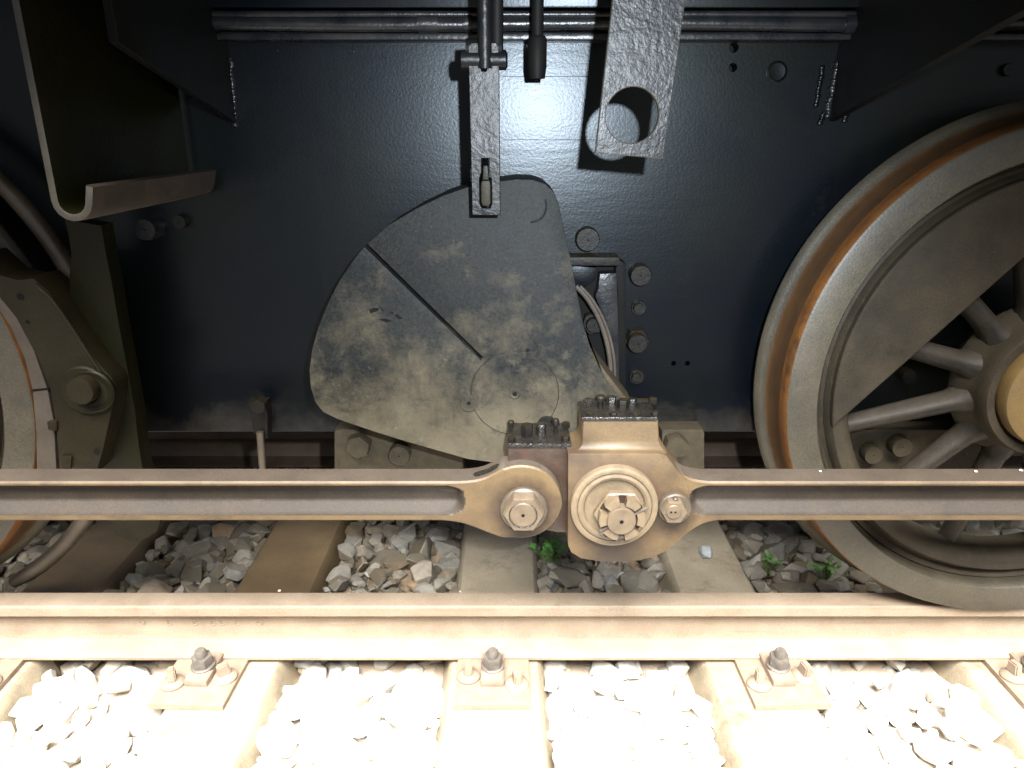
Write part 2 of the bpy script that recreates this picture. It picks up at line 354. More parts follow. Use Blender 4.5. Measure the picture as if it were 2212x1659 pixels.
# ---- rails
def rail_mesh():
    half = [(.0255, 0.0), (.0285, -.003), (.0295, -.007), (.0295, -.026), (.0275, -.0285), (.012, -.036), (.0075, -.043), (.0065, -.062), (.0070, -.092),
            (.011, -.1035), (.022, -.110), (.052, -.1195), (.055, -.1225), (.055, -.1290), (.0535, -.131)]
    prof = [(0, .0006), (.015, .0003)] + half
    full = [(y, z) for y, z in prof] + [(-y, z) for y, z in reversed(prof[1:])]
    bm = bmesh.new(); rings = []
    for i in range(61):
        x = -3 + i * .1
        rings.append([bm.verts.new((x, y, z)) for y, z in full])
    n = len(full)
    for a, b in zip(rings, rings[1:]):
        for k in range(n): bm.faces.new((a[k], a[(k + 1) % n], b[(k + 1) % n], b[k]))
    bm.faces.new(rings[0]); bm.faces.new(rings[-1])
    return finish(bm, 'rail', 35)
rm = rail_mesh()
near_rail = tag(add('rail', rm, 'rail'), 'sunlit rusty peach steel rail running along the front of the picture', 'rail')
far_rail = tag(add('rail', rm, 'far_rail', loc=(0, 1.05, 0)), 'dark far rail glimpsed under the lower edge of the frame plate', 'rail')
# raised rolling marks on the web of the near rail, left part
def web_mark(w_, h_, kind):
    pts = {'o': [(math.cos(a) * w_ / 2, math.sin(a) * h_ / 2) for a in [k * math.pi / 6 for k in range(13)]],
           'l': [(-w_ / 2, h_ / 2), (-w_ / 2, -h_ / 2), (w_ / 2, -h_ / 2)],
           'e': [(w_ / 2, h_ / 2), (-w_ / 2, h_ / 2), (-w_ / 2, -h_ / 2), (w_ / 2, -h_ / 2)],
           'i': [(0, h_ / 2), (0, -h_ / 2)]}[kind]
    return tube([(x, 0, z) for x, z in pts], .0012, 6)
for px, k in ((308, 'o'), (368, 'l'), (424, 'e'), (462, 'e'), (482, 'l'), (514, 'l'), (562, 'o')):
    X, Z = at(px, 1360, -.0095)
    add('rolling_mark', web_mark(.014 if k == 'o' else .009, .011, k), 'rail', near_rail, (X, -.0075, -.060), (R(0), 0, 0))

# ---- sleepers (steel troughs) with base plates
SLX = [-1.235, -.652, -.040, .560, 1.165]
SLT = -.142                       # sleeper top
def sleeper_mesh():
    w2 = .106
    prof = [(-w2 - .03, -.10), (-w2 - .008, -.03), (-w2 - .002, -.008), (-w2 + .006, 0), (w2 - .006, 0), (w2 + .002, -.008), (w2 + .008, -.03), (w2 + .03, -.10)]
    bm = bmesh.new(); rings = []
    ys = [-.50, -.47, -.44] + [-.4 + i * .08 for i in range(25)] + [1.56]
    for y in ys:
        drop = -.06 if y < -.48 else (-.015 if y < -.45 else 0)
        rings.append([bm.verts.new((x, y, z + drop + (.0012 * mnoise.noise(Vector((x * 9, y * 5, 1.7))) if z > -.02 else 0))) for x, z in prof])
    n = len(prof)
    for a, b in zip(rings, rings[1:]):
        for k in range(n - 1): bm.faces.new((a[k], a[k + 1], b[k + 1], b[k]))
    for r_ in (rings[0], rings[-1]): bm.faces.new(r_)
    return finish(bm, 'sleeper', 40)
sm = sleeper_mesh()
sl_labels = ['mostly hidden sleeper at the far left edge, beside the left brake shoe',
             'dark oil stained steel sleeper left of the middle, under the left coupling rod',
             'tan middle steel sleeper below the left rod eye',
             'steel sleeper right of the middle with one grey stone lying on it',
             'sleeper at the right edge, under the spoked wheel']
BP_OFF = [0, -.050, -.004, .046, .03]
bp_me = prism([(-.083, 0), (.083, 0), (.083, .011), (.079, .0125), (-.079, .0125), (-.083, .011)], -.20, .115, name='base_plate')
def clip_mesh():
    return prism([(-.026, 0), (.026, 0), (.026, .014), (.022, .018), (-.022, .018), (-.026, .014)], -.145, -.05, bevel=.004)
def screw_mesh():          # coach screw: flanged collar and a narrow square drive head, along +Z
    me = lathe([(.027, 0), (.027, -.004), (.024, -.008), (.013, -.013), (0, -.013)], 28)
    bm = bmesh.new(); bm.from_mesh(me); bpy.data.meshes.remove(me)
    r = bmesh.ops.create_cube(bm, size=1)
    for v in r['verts']:
        t = .85 if v.co.y < 0 else 1.0
        v.co = Vector((v.co.x * .019 * t, -.025 + v.co.y * .028, v.co.z * .030 * t))
    bmesh.ops.bevel(bm, geom=list({e for v in r['verts'] for e in v.link_edges}), offset=.003, segments=2, affect='EDGES')
    return finish(bm, 'screw')
scr_me, clip_me = screw_mesh(), clip_mesh()
nut_me = hexnut(.0235, .022, R(12)); stud_me = lathe([(.0125, 0), (.0125, -.036), (.010, -.040), (0, -.040)], 20); wash_me = lathe([(.027, 0), (.027, -.005), (.024, -.007), (0, -.007)], 28)
for i, x in enumerate(SLX):
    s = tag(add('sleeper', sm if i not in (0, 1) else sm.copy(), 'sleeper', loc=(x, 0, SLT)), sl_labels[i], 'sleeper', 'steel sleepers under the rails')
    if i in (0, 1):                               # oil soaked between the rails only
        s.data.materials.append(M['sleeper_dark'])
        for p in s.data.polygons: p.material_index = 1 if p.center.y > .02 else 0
    bx = x + BP_OFF[i]
    bp = add('base_plate', bp_me, 'fastening', s, (bx, 0, SLT + .001), (0, 0, R((1.5, -2, 0, 1.2, 0)[i])))
    zt = SLT + .0135
    cl = add('clip', clip_me, 'fastening', bp, (bx, 0, zt + .001))
    tl = R((0, -6, 3, 4, 0)[i])
    for nm, me, dz, mt in (('washer', wash_me, .019, 'fast_nut'), ('nut', nut_me, .026, 'fast_nut'), ('stud', stud_me, .026, 'fast_nut')):
        add(nm, me, mt, bp, (bx, -.098, zt + dz), (R(-90) + R(6), 0, tl))
    for sgn, ang in ((-1, (20, 25, 5, -8, 10)[i]), (1, (10, -55, 10, 15, -20)[i])):
        add('screw', scr_me, 'fastening', bp, (bx + sgn * .055, -.125 + .012 * sgn * ((i % 2) * 2 - 1), zt), (R(-90) + R(5 * sgn), 0, R(ang)))

# ---- ballast
def stone_mesh(k):
    rnd = random.Random(100 + k); bm = bmesh.new()
    sx, sy, sz = 1, rnd.uniform(.6, .95), rnd.uniform(.45, .8)
    for _ in range(rnd.randint(14, 20)):
        v = Vector((rnd.gauss(0, 1), rnd.gauss(0, 1), rnd.gauss(0, 1))).normalized() * rnd.uniform(.82, 1.08)
        bm.verts.new((v.x * sx, v.y * sy, v.z * sz))
    r = bmesh.ops.convex_hull(bm, input=bm.verts)
    junk = [g for g in r['geom_interior'] + r['geom_unused'] if isinstance(g, bmesh.types.BMVert)]
    bmesh.ops.delete(bm, geom=list(set(junk)), context='VERTS')
    bmesh.ops.bevel(bm, geom=list(bm.edges), offset=.05, segments=1, affect='EDGES', clamp_overlap=True)
    return finish(bm, 'stone', 18)
STM = [stone_mesh(k) for k in range(16)]
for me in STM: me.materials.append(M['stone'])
def in_sleeper(x, y, r):
    return any(abs(x - sx) < .112 + r * .75 for sx in SLX) and y > -.52
def in_rail(x, y, r):
    return -.062 - r * .7 < y < .062 + r * .7 or .99 - r * .7 < y < 1.11 + r * .7
def seen(x, y, z):                # inside the camera's view cone
    v = Vector((x, y, z)) - Vector((0, CAMY, CAMZ)); d = v.y * _c - v.z * _s
    if d <= 0: return None
    px = 1106 + FPX * v.x / d; py = 829.5 - FPX * (v.y * _s + v.z * _c) / d
    return px, py
rs = random.Random(5)
placed = []
def try_stones(n, xr, yr, rr, zf, gap):
    out = []
    for _ in range(n):
        x, y = rs.uniform(*xr), rs.uniform(*yr); r = rs.uniform(*rr) if rs.random() < .8 else rr[1] * 1.15
        if in_sleeper(x, y, r * .8) or in_rail(x, y, r * .8): continue
        if any((x - a) ** 2 + (y - b) ** 2 < (gap * (r + c)) ** 2 for a, b, c in placed): continue
        placed.append((x, y, r)); out.append((x, y, zf(x, y) - r * .25 + rs.uniform(-.014, .012), r))
    return out
zfront = lambda x, y: -.172 + .012 * mnoise.noise(Vector((x * 3, y * 3, 0)))
zback = lambda x, y: -.162 - .02 * min(1, max(0, (y - .1))) + .018 * mnoise.noise(Vector((x * 3, y * 3, 4)))
big = try_stones(3500, (-1.35, 1.35), (-.52, -.05), (.028, .052), zfront, .68)
big += try_stones(3500, (-1.5, 1.5), (.05, .75), (.026, .054), zback, .69)
big += [(x, y, z - .01, r) for x, y, z, r in try_stones(2500, (-1.5, 1.5), (.05, .75), (.014, .022), zback, .66)]
big += [(x, y, z - .004, r) for x, y, z, r in try_stones(2500, (-1.35, 1.35), (-.52, -.05), (.014, .024), zfront, .66)]
def rank(s):
    p = seen(s[0], s[1], s[2])
    if p is None or not (-60 < p[0] < 2272 and 1000 < p[1] < 1720): return 0
    if s[1] > 0 and s[2] < .0 and p[1] > 1290: return 0                    # behind the rail head
    if -.1 < s[1] < 0: return s[3] * .5
    if s[1] > 0 and p[1] < 1128: return s[3] * .3                          # behind the rods
    return s[3] * (1.25 if s[1] < 0 else 1.0)
big.sort(key=rank, reverse=True)
solo = [s for s in big[:285] if rank(s) > 0]; rest = big[len(solo):]
BAYS = ['left of the leftmost sleeper', 'at the left of the picture', 'left of the middle sleeper', 'right of the middle sleeper', 'at the right of the picture', 'beyond the rightmost sleeper']
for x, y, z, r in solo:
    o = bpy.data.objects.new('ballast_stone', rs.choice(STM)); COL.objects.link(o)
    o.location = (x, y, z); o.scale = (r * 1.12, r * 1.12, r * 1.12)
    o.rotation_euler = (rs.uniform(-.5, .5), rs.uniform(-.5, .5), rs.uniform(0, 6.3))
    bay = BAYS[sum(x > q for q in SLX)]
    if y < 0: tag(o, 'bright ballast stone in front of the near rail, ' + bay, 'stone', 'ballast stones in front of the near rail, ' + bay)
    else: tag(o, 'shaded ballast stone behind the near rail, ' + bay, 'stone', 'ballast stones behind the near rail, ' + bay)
def bed():
    bm = bmesh.new()
    items = [(x, y, z, r) for x, y, z, r in rest]
    for _ in range(3900):
        x, y = rs.uniform(-1.75, 1.75), rs.uniform(-.72, 1.5); r = rs.uniform(.024, .045)
        if in_sleeper(x, y, r * .6) or (y > -.52 and in_rail(x, y, r * .5) and False): continue
        low = rs.choice((-.200, -.193, -.212)) if -.52 < y < .78 and abs(x) < 1.5 else -.185
        if y < -.6: low -= (-.6 - y) * .25
        items.append((x, y, low + rs.uniform(-.02, .012), r))
    for x, y, z, r in items:
        me = rs.choice(STM)
        mt = Matrix.Translation((x, y, z)) @ Matrix.Rotation(rs.uniform(0, 6.3), 4, 'Z') @ Matrix.Rotation(rs.uniform(-.6, .6), 4, 'X') @ Matrix.Scale(r * 1.15, 4)
        n0 = len(bm.verts); bm.from_mesh(me); bm.verts.ensure_lookup_table()
        for v in bm.verts[n0:]: v.co = mt @ v.co
    n0 = len(bm.verts)                                   # fines packed under the stones
    g_ = bmesh.ops.create_grid(bm, x_segments=110, y_segments=90, size=1)
    for v in g_['verts']:
        v.co = Vector((v.co.x * 2.1, .60 + v.co.y * 1.32, 0)); low = 0 if v.co.y > -.6 else (-.6 - v.co.y) * .25
        v.co.z = -.205 - low + .012 * mnoise.noise(v.co * 16)
        if any(abs(v.co.x - q) < .13 for q in SLX) and -.53 < v.co.y < 1.58: v.co.z -= .03
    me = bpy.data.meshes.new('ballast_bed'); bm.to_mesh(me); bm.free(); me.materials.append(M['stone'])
    for p in me.polygons: p.use_smooth = False
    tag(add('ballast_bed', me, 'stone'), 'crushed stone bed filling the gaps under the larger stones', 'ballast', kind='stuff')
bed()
# lone grey stone on the right sleeper, pebbles on the right rod
def solo_stone(px, py, Z, r, name, label, m='stone', k=3, flat=.8):
    u = (px - 1106) / FPX; v = (829.5 - py) / FPX
    d = Vector((u, _c + v * _s, -_s + v * _c)); t = (Z - CAMZ) / d.z
    o = add(name, STM[k], 'stone', loc=(d.x * t, CAMY + d.y * t, Z + r * .4)); o.scale = (r, r, r * flat)
    if m != 'stone': o.data = STM[k].copy(); o.data.materials.clear(); o.data.materials.append(M[m])
    tag(o, label, 'stone'); return o
g = solo_stone(1524, 1200, SLT, .030, 'loose_stone', 'single pale grey stone lying on the sleeper right of the square rod end', 'grey_stone', k=5, flat=1.1)

# ================================================================== LOCOMOTIVE
loco = tag(empty('locomotive', (0, .5, 0)), 'black locomotive with jackshaft counterweight, coupling rods and spoked driving wheel', 'locomotive')

# ---- main frame plate
PY = .16
def circ(px, py, r, Y=PY, n=20):
    cx, cz = at(px, py, Y); return ngon_pts(cx, cz, r, n)
zb = at(600, 931, PY)[1]
holes = [circ(1585, 103, .010), circ(1583, 146, .009), circ(1455, 785, .006), circ(1485, 785, .006)]
plate = add('frame_plate', prism([(-3.4, zb), (3.4, zb), (3.4, 1.46), (-3.4, 1.46)], PY, PY + .028, holes, name='frame_plate'), 'plate', loco)
add('frame_backing', box(-3.4, 3.4, PY + .06, PY + .075, zb + .02, 1.45, 0), 'dark', loco)
def pbolt(kind, px, py, r, h, m, parent, Y=PY, a=0.0, nm='bolt'):
    X, Z = at(px, py, Y - h)
    if kind == 'hex': me = hexnut(r, h, a)
    elif kind == 'hexround':
        me = hexnut(r, h * .7, a)
    else: me = lathe([(r, 0), (r, -h * .85), (r * .92, -h), (r * .1, -h), (r * .06, -h * .9), (0, -h * .9)], 32)
    return add(nm, me, m, parent, (X, Y, Z))
# countersunk plug
X, Z = at(1678, 155, PY)
add('plug', lathe([(.021, 0), (.021, -.003), (.018, -.005), (.0165, -.002), (.008, -.001), (0, -.001)], 32), 'plate', plate, (X, PY, Z))
pbolt('round', 1270, 518, .026, .030, 'bolt', plate)
pbolt('round', 1385, 596, .0235, .034, 'bolt', plate)
pbolt('hexround', 1378, 740, .029, .036, 'bolt', plate, a=R(0)); pbolt('round', 1378, 743, .0225, .046, 'bolt', plate)
for px, py in ((1380, 666), (1376, 816)):
    pbolt('round', px, py, .017, .008, 'bolt', plate, nm='washer'); pbolt('hex', px, py + 1, .0125, .022, 'bolt', plate, a=.3, nm='nut')
pbolt('round', 386, 480, .015, .022, 'bolt', plate); pbolt('round', 312, 497, .024, .05, 'pipe', plate)
pbolt('round', 2180, 150, .012, .012, 'plate', plate)
for px, py, r in ((1965, 815, .017), (1985, 690, .02)): pbolt('round', px, py, r, .03, 'bolt', plate)
for px, py in ((592, 108), (757, 110), (832, 118)): pbolt('round', px, py, .006, .004, 'plate', plate, nm='rivet')
# small screws / scratches along the paint
for py, xa_, xb_ in ((165, 1085, 1290), (302, 1085, 1300)):
    z_ = at(1106, py, PY)[1]
    add('paint_ridge', tube([(at(xa_ + (xb_ - xa_) * k / 12, py, PY)[0], PY + .0009, z_ + .0012 * mnoise.noise(Vector((k * .7, py, 0)))) for k in range(13)], .0012, 6), 'plate', plate)
# ---- pipes and ledge above the frame
def zY(py, Y): return at(1106, py, Y)[1]
lz = zY(86, .105)
ledge = add('frame_ledge', box(-.74, 1.35, .105, PY - .001, lz, lz + .012, .003), 'pipe', loco)
pz = zY(52, .10)
pipe = add('air_pipe', tube([(x * .1, .10 + .002 * math.sin(x), pz + .002 * math.sin(x * .7)) for x in range(-8, 15)], .0125, 20), 'pipe', loco)
add('air_pipe', tube([(-.74, .098, zY(31, .098)), (1.4, .098, zY(31, .098))], .0065, 14), 'pipe', loco)
for px, wd, rr in ((925, .040, .0165), (1012, .012, .0175), (1850, .05, .018)):
    X = at(px, 52, .10)[0]
    add('pipe_coupling', tube([(X - wd / 2, .10, pz), (X + wd / 2, .10, pz)], rr, 20), 'pipe', pipe)
p2 = zY(78, .125)
add('air_pipe', tube([(-.74, .13, p2), (1.4, .13, p2)], .009, 14), 'pipe', loco)
vz = zY(17, .09)
add('valance', box(-.74, 1.6, .088, PY - .001, vz, vz + .16, .004), 'plate', loco)
# ---- running board overhead, out of the picture
add('running_board', box(-3.4, 3.4, -.70, 1.75, 1.46, 1.485, .004), 'black', loco)
add('body_side', box(-3.4, 3.4, -.58, 1.63, 1.4855, 2.9, .01), 'black', loco)
add('frame_plate', box(-3.4, 3.4, .86, .888, zb, 1.458, .002), 'plate', loco)

# ---- gussets with weld beads
def gusset(X, thick, pts):          # pts in (Y, Z)
    bm = bmesh.new(); vs = [bm.verts.new((X - thick / 2, y, z)) for y, z in pts]; f = bm.faces.new(vs)
    ex = bmesh.ops.extrude_face_region(bm, geom=[f], use_keep_orig=True)
    bmesh.ops.translate(bm, verts=[g_ for g_ in ex['geom'] if isinstance(g_, bmesh.types.BMVert)], vec=(thick, 0, 0))
    bmesh.ops.recalc_face_normals(bm, faces=bm.faces)
    bmesh.ops.bevel(bm, geom=list(bm.edges), offset=.0015, segments=1, affect='EDGES', clamp_overlap=True)
    return finish(bm, 'gusset')
def weld(p0, p1, r, n=16, seed=0):
    p0, p1 = Vector(p0), Vector(p1); m = n * 4; bm = bmesh.new(); rings = []
    for i in range(m + 1):
        t = i / m; p = p0.lerp(p1, t) + Vector((r * .5 * mnoise.noise(Vector((t * 6, seed, 0))), 0, 0))
        rr = r * (.85 + .22 * abs(math.sin(t * n * 1.6)) + .35 * mnoise.noise(Vector((t * 9, seed, 3)))) * (1 if 0 < i < m else .4)
        rings.append([bm.verts.new(p + Vector((rr * math.cos(k * math.pi / 5) * (1 + .3 * mnoise.noise(Vector((t * 30, k, seed)))), rr * .75 * math.sin(k * math.pi / 5), 0))) for k in range(10)])
    for a_, b_ in zip(rings, rings[1:]):
        for k in range(10): bm.faces.new((a_[k], a_[(k + 1) % 10], b_[(k + 1) % 10], b_[k]))
    bm.faces.new(rings[0]); bm.faces.new(rings[-1])
    return finish(bm, 'weld', 70)
gx = .672
gr = add('gusset', gusset(gx, .016, [(PY, 1.066), (PY, 1.458), (-.60, 1.458), (-.60, 1.235)]), 'black', loco)
add('weld_bead', weld((gx - .012, PY, 1.072), (gx - .004, PY - .004, 1.185), .0085, 20, 1), 'pipe', gr)
for px0, py0, px1, py1, sd_ in ((1762, 232, 1778, 140, 2), (1852, 225, 1862, 140, 3)):
    a, b = at(px0, py0, PY), at(px1, py1, PY)
    add('weld_bead', weld((a[0], PY, a[1]), (b[0], PY, b[1]), .0055, 18, sd_), 'plate', gr)
for px, py, s_ in ((1775, 258, 4), (1828, 252, 5)):
    a = at(px, py, PY); add('weld_bead', weld((a[0] - .004, PY, a[1] - .012), (a[0] + .004, PY, a[1] + .016), .0065, 7, s_), 'plate', gr)
glx = -.585
gl = add('gusset', gusset(glx, .014, [(PY, 1.062), (PY, 1.458), (-.30, 1.458), (-.30, 1.17)]), 'black', loco)
a, b = at(508, 275, PY), at(496, 125, PY)
add('weld_bead', weld((a[0], PY, a[1]), (b[0], PY, b[1]), .0075, 24, 6), 'pipe', gl)

# ---- bent step bracket on the left (J-section sheet running from the frame outwards)
def jbracket():
    xw, zt_, th = -.692, 1.458, .011
    cz, r = .949, .031
    outer = [(xw, zt_), (xw, cz)]
    for k in range(1, 9): a = math.pi + math.pi * .93 * k / 8; outer.append((xw + r + r * math.cos(a), cz + r * math.sin(a)))
    ex = outer[-1]; outer.append((ex[0] + .006, ex[1] + .026))
    inner = [(xw + th, zt_), (xw + th, cz)]; r2 = r - th
    for k in range(1, 9): a = math.pi + math.pi * .93 * k / 8; inner.append((xw + r + r2 * math.cos(a), cz + r2 * math.sin(a)))
    ex = inner[-1]; inner.append((ex[0] + .006, ex[1] + .027))
    return prism(outer + inner[::-1], -.35, .135, bevel=.002, seg=2, name='step_bracket')
jb = add('step_bracket', jbracket(), ['hanger'], loco)
jb.data.materials.append(M['edge']); jb.data.materials.append(M['lip'])
for p in jb.data.polygons:
    if p.normal.y < -.7: p.material_index = 1
    elif p.center.z < .99 and p.center.x > -.65 and p.normal.x > .3: p.material_index = 2

# ---- slotted strap on a forked rod
SY = -.14
def strap():
    tl, tr, br, bl = at(1011, 92, SY), at(1078, 92, SY), at(1081, 465, SY), at(1020, 465, SY)
    def L(u, v):    # u across 0..1, v down 0..1
        ax, az = tl[0] + (tr[0] - tl[0]) * u, tl[1]; bx_, bz = bl[0] + (br[0] - bl[0]) * u, bl[1]
        return (ax + (bx_ - ax) * v, az + (bz - az) * v)
    slot = [L(.36, .655), (L(.62, .655)), L(.62, .735), L(.70, .78), L(.70, .93), L(.64, .955), L(.36, .955), L(.28, .93), L(.28, .78), L(.36, .735)]
    notch = [L(.36, .03), L(.64, .03), L(.64, .12), L(.57, .155), L(.43, .155), L(.36, .12)]
    out = [L(.1, 0), L(.9, 0), L(1, .02), L(1, 1), L(0, 1), L(0, .02)]
    return prism(out, SY, SY + .013, [slot, notch], bevel=.0012, seg=1, name='strap'), L
sme, SLc = strap()
st = add('slotted_strap', sme, 'bracket', loco)
X0, Z0 = SLc(.5, .07); X1, Z1 = SLc(.49, .90)
add('slot_bolt', prism([SLc(.36, .79), SLc(.63, .79), SLc(.66, .82), SLc(.66, .925), SLc(.6, .945), SLc(.38, .945), SLc(.32, .92), SLc(.32, .82)], SY + .004, SY + .05, bevel=.003), 'brake', st)
add('slot_tongue', prism([SLc(.42, .70), SLc(.56, .70), SLc(.6, .785), SLc(.38, .785)], SY + .012, SY + .03, bevel=.002), 'hanger', st)
add('fork_pin', tube([(X0 - .041, SY + .012, Z0 - .006), (X0 - .038, SY + .012, Z0 - .006), (X0 + .037, SY + .012, Z0 - .006), (X0 + .040, SY + .012, Z0 - .006)], [.010, .016, .016, .010], 20), 'bracket', st)
add('fork_eye', tube([(X0 - .030, SY + .016, Z0 + .012), (X0 + .030, SY + .016, Z0 + .012)], .016, 18), 'black', st)
add('pull_rod', tube([(X0 + .002, SY + .004, Z0 - .02), (X0 + .002, SY + .004, 1.458)], .0125, 18), 'bracket', st)
add('pull_rod', tube([(X0 + .022, SY + .012, Z0 + .01), (X0 + .024, SY + .012, 1.458)], .011, 14), 'black', st)
# ---- dark pin in front of the plate
X, Z = at(1160, 160, .03)
pn = add('spring_pin', tube([(X, .03, Z), (X, .03, 1.457)], .0115, 18), 'black', loco)
add('pin_end', tube([(X, .03, Z - .008), (X, .03, Z + .012), (X, .03, Z + .060), (X, .03, Z + .066)], [.0150, .0180, .0180, .0145], 20), 'black', pn)

# ---- hanging flat bar with round hole
BY = -.27
quad = yplane([(1323, 0), (1481, 0), (1433, 343), (1286, 331)], BY)
(tx, tz), (ux, uz), (vx, vz_), (wx, wz) = quad
up_l = ((tx - wx) / (tz - wz), (ux - vx) / (uz - vz_))
outl = [(wx + up_l[0] * (1.458 - wz), 1.458), (vx + up_l[1] * (1.458 - vz_), 1.458), (vx, vz_), (wx, wz)]
hc = at(1366, 249, BY); hr = abs(at(1424, 249, BY)[0] - at(1309, 249, BY)[0]) / 2
hb = add('hanger_bar', prism(outl, BY, BY + .012, [ngon_pts(hc[0], hc[1], hr, 56)], bevel=.0014, seg=1, name='hanger_bar'), 'bracket', loco)
hb.data.materials.append(M['edge'])
for p in hb.data.polygons:
    if abs(p.normal.y) < .9: p.material_index = 1

# ---- jackshaft crank with counterweight
FY = -.062
out_px = [(1085, 391), (1115, 387), (1150, 388), (1178, 397), (1197, 415), (1207, 440), (1214, 478), (1230, 545), (1245, 625), (1260, 700), (1280, 765),
          (1312, 825), (1345, 868), (1385, 930), (1420, 1010), (1430, 1080), (1410, 1140), (1370, 1175), (1310, 1178), (1260, 1150), (1215, 1080), (1160, 1025), (1085, 1002),
          (1010, 992), (950, 975), (870, 952), (800, 930), (730, 906), (697, 890), (680, 868), (671, 838), (668, 800), (674, 755), (688, 705), (708, 655), (735, 603), (768, 555), (787, 533)]
slit = [(787, 533), (1038, 778), (1043, 772), (793, 527)]
out2 = [(838, 487), (898, 451), (958, 422), (1010, 404), (1050, 395)]
fan = add('counterweight', prism(yplane(out_px[:-1] + slit + out2, FY), FY, FY + .165, bevel=.0022, seg=2, name='counterweight'), 'fan', loco)
hcx, hcz = at(1112, 850, FY)
add('disc_joint', lathe([(.0897, -.0004), (.0902, -.0006), (.0908, -.0004)], 72), 'bolt', fan, (hcx, FY, hcz))
add('hub_disc', lathe([(.0895, .001), (.0895, -.0022), (.0885, -.0030), (.004, -.0030), (.003, .002), (0, .002)], 72), 'fan', fan, (hcx, FY, hcz))
for px, py, r, mt in ((1140, 755, .021, 'fan'), (1013, 870, .018, 'fan'), (1181, 915, .019, 'bolt')):
    X, Z = at(px, py, FY)
    add('plug', lathe([(r, .001), (r, -.003), (r * .96, -.0036), (.0042, -.0036), (.0036, .002), (0, .002)], 36), mt, fan, (X, FY, Z))
    add('plug_hole', lathe([(.0034, -.0037), (0, -.0037)], 14), 'dark', fan, (X, FY, Z))
add('plug_hole', lathe([(.0048, -.0040), (0, -.0040)], 16), 'dark', fan, (hcx, FY, hcz))
add('centre_dimple', lathe([(.012, -.0028), (.010, -.0046), (.0065, -.0046), (.005, -.0038)], 24), 'fan', fan, (hcx, FY, hcz))
for pts in ([(797, 669), (806, 665), (820, 665), (816, 672), (800, 677)], [(817, 659), (822, 662), (830, 672), (826, 672)], [(818, 690), (832, 688), (846, 693), (836, 697)], [(852, 682), (858, 678), (870, 688), (862, 690)], [(842, 676), (848, 672), (850, 680)]):
    add('scuff_mark', prism(yplane(pts, FY - .0006), FY - .0006, FY + .001), 'black', fan)
# crescent raised lip (tool mark) near the top right corner of the counterweight
arc = yplane([(1178, 430), (1181, 445), (1178, 460), (1170, 472), (1158, 478), (1146, 480)], FY)
add('casting_lip', tube([(x, FY + .0005, z) for x, z in smooth_pts(arc, 2, False)], .0022, 8), 'fan', fan)
# bevelled crank cheek, light worn band along the lower right edge
chk = yplane([(1262, 705), (1272, 742), (1292, 782), (1330, 832), (1362, 872), (1372, 885), (1350, 885), (1312, 832), (1280, 768)], FY + .006)
add('crank_cheek', prism(chk, FY + .006, FY + .12, bevel=.001), 'bolt_tan', fan)
# jackshaft bearing: recess, guide bars, cover ring
JY = .095
def pr(P, y0, y1, nm, m, parent=loco, bevel=.002): return add(nm, prism(yplane(P, y0), y0, y1, bevel=bevel, name=nm), m, parent)
brg = pr([(1236, 573), (1345, 573), (1348, 900), (1236, 900)], PY - .012, PY - .001, 'bearing_housing', 'dark', bevel=.001)
pr([(1228, 556), (1338, 556), (1338, 574), (1228, 574)], JY, PY - .002, 'guide_bar', 'bolt', brg)
pr([(1338, 562), (1352, 570), (1352, 905), (1336, 905), (1334, 630), (1330, 580)], JY + .015, PY - .001, 'guide_bar', 'black', brg)
pr([(1296, 592), (1332, 590), (1334, 640), (1336, 720), (1338, 860), (1332, 860), (1322, 740), (1295, 665), (1286, 640), (1292, 625)], JY + .012, PY - .002, 'guide_liner', 'pipe', brg)
pr([(1236, 575), (1288, 578), (1286, 605), (1262, 622), (1236, 618)], JY + .03, PY - .002, 'oil_pad', 'plate', brg)
for off, rr_ in ((0, .0055), (9, .0035)):
    rp = smooth_pts(yplane([(1244 + off, 618), (1268 + off, 642), (1294 + off, 686), (1311 + off, 735), (1320 + off, 790), (1318 + off, 850)], .088), 2, False)
    add('cover_ring', tube([(x, .088, z) for x, z in rp], rr_, 10), 'shoe', brg)
pbolt('hexround', 1283, 702, .027, .030, 'bolt', brg, Y=PY - .013, a=.2); pbolt('round', 1283, 704, .017, .038, 'bolt', brg, Y=PY - .013)

# ---- horn stay blocks under the frame
def stay(xa, xb, bolts, nm='horn_stay'):
    o = pr([(xa, 931), (xa + 10, 928), (xb - 4, 928), (xb, 934), (xb, 1030), (xa, 1030)], .105, .158, nm, 'bolt_tan', bevel=.004)
    for px, py, k, r in bolts: pbolt(k, px, py, r, .030, 'bolt_tan', o, Y=.105, a=.3)
    return o
stay(722, 1000, [(772, 968, 'hex', .030), (862, 986, 'round', .0255)])
stay(1430, 1522, [(1462, 968, 'hex', .030)])
stay(1820, 2150, [(1888, 985, 'round', .022), (1950, 968, 'round', .024)])
# ---- small bolted lug with a rod hanging down, left part
lug = pr([(538, 868), (574, 868), (578, 900), (578, 948), (570, 950), (566, 940), (548, 936), (540, 900)], .125, .158, 'rod_lug', 'bolt', bevel=.003)
pbolt('hex', 557, 880, .019, .03, 'bolt', lug, Y=.125, a=.5)
a, b = at(560, 935, .11), at(567, 1030, .11)
add('drop_rod', tube([(a[0], .115, a[1]), (b[0], .115, b[1]), (b[0] + .002, .115, b[1] - .03)], .0085, 12), 'sandpipe', lug)

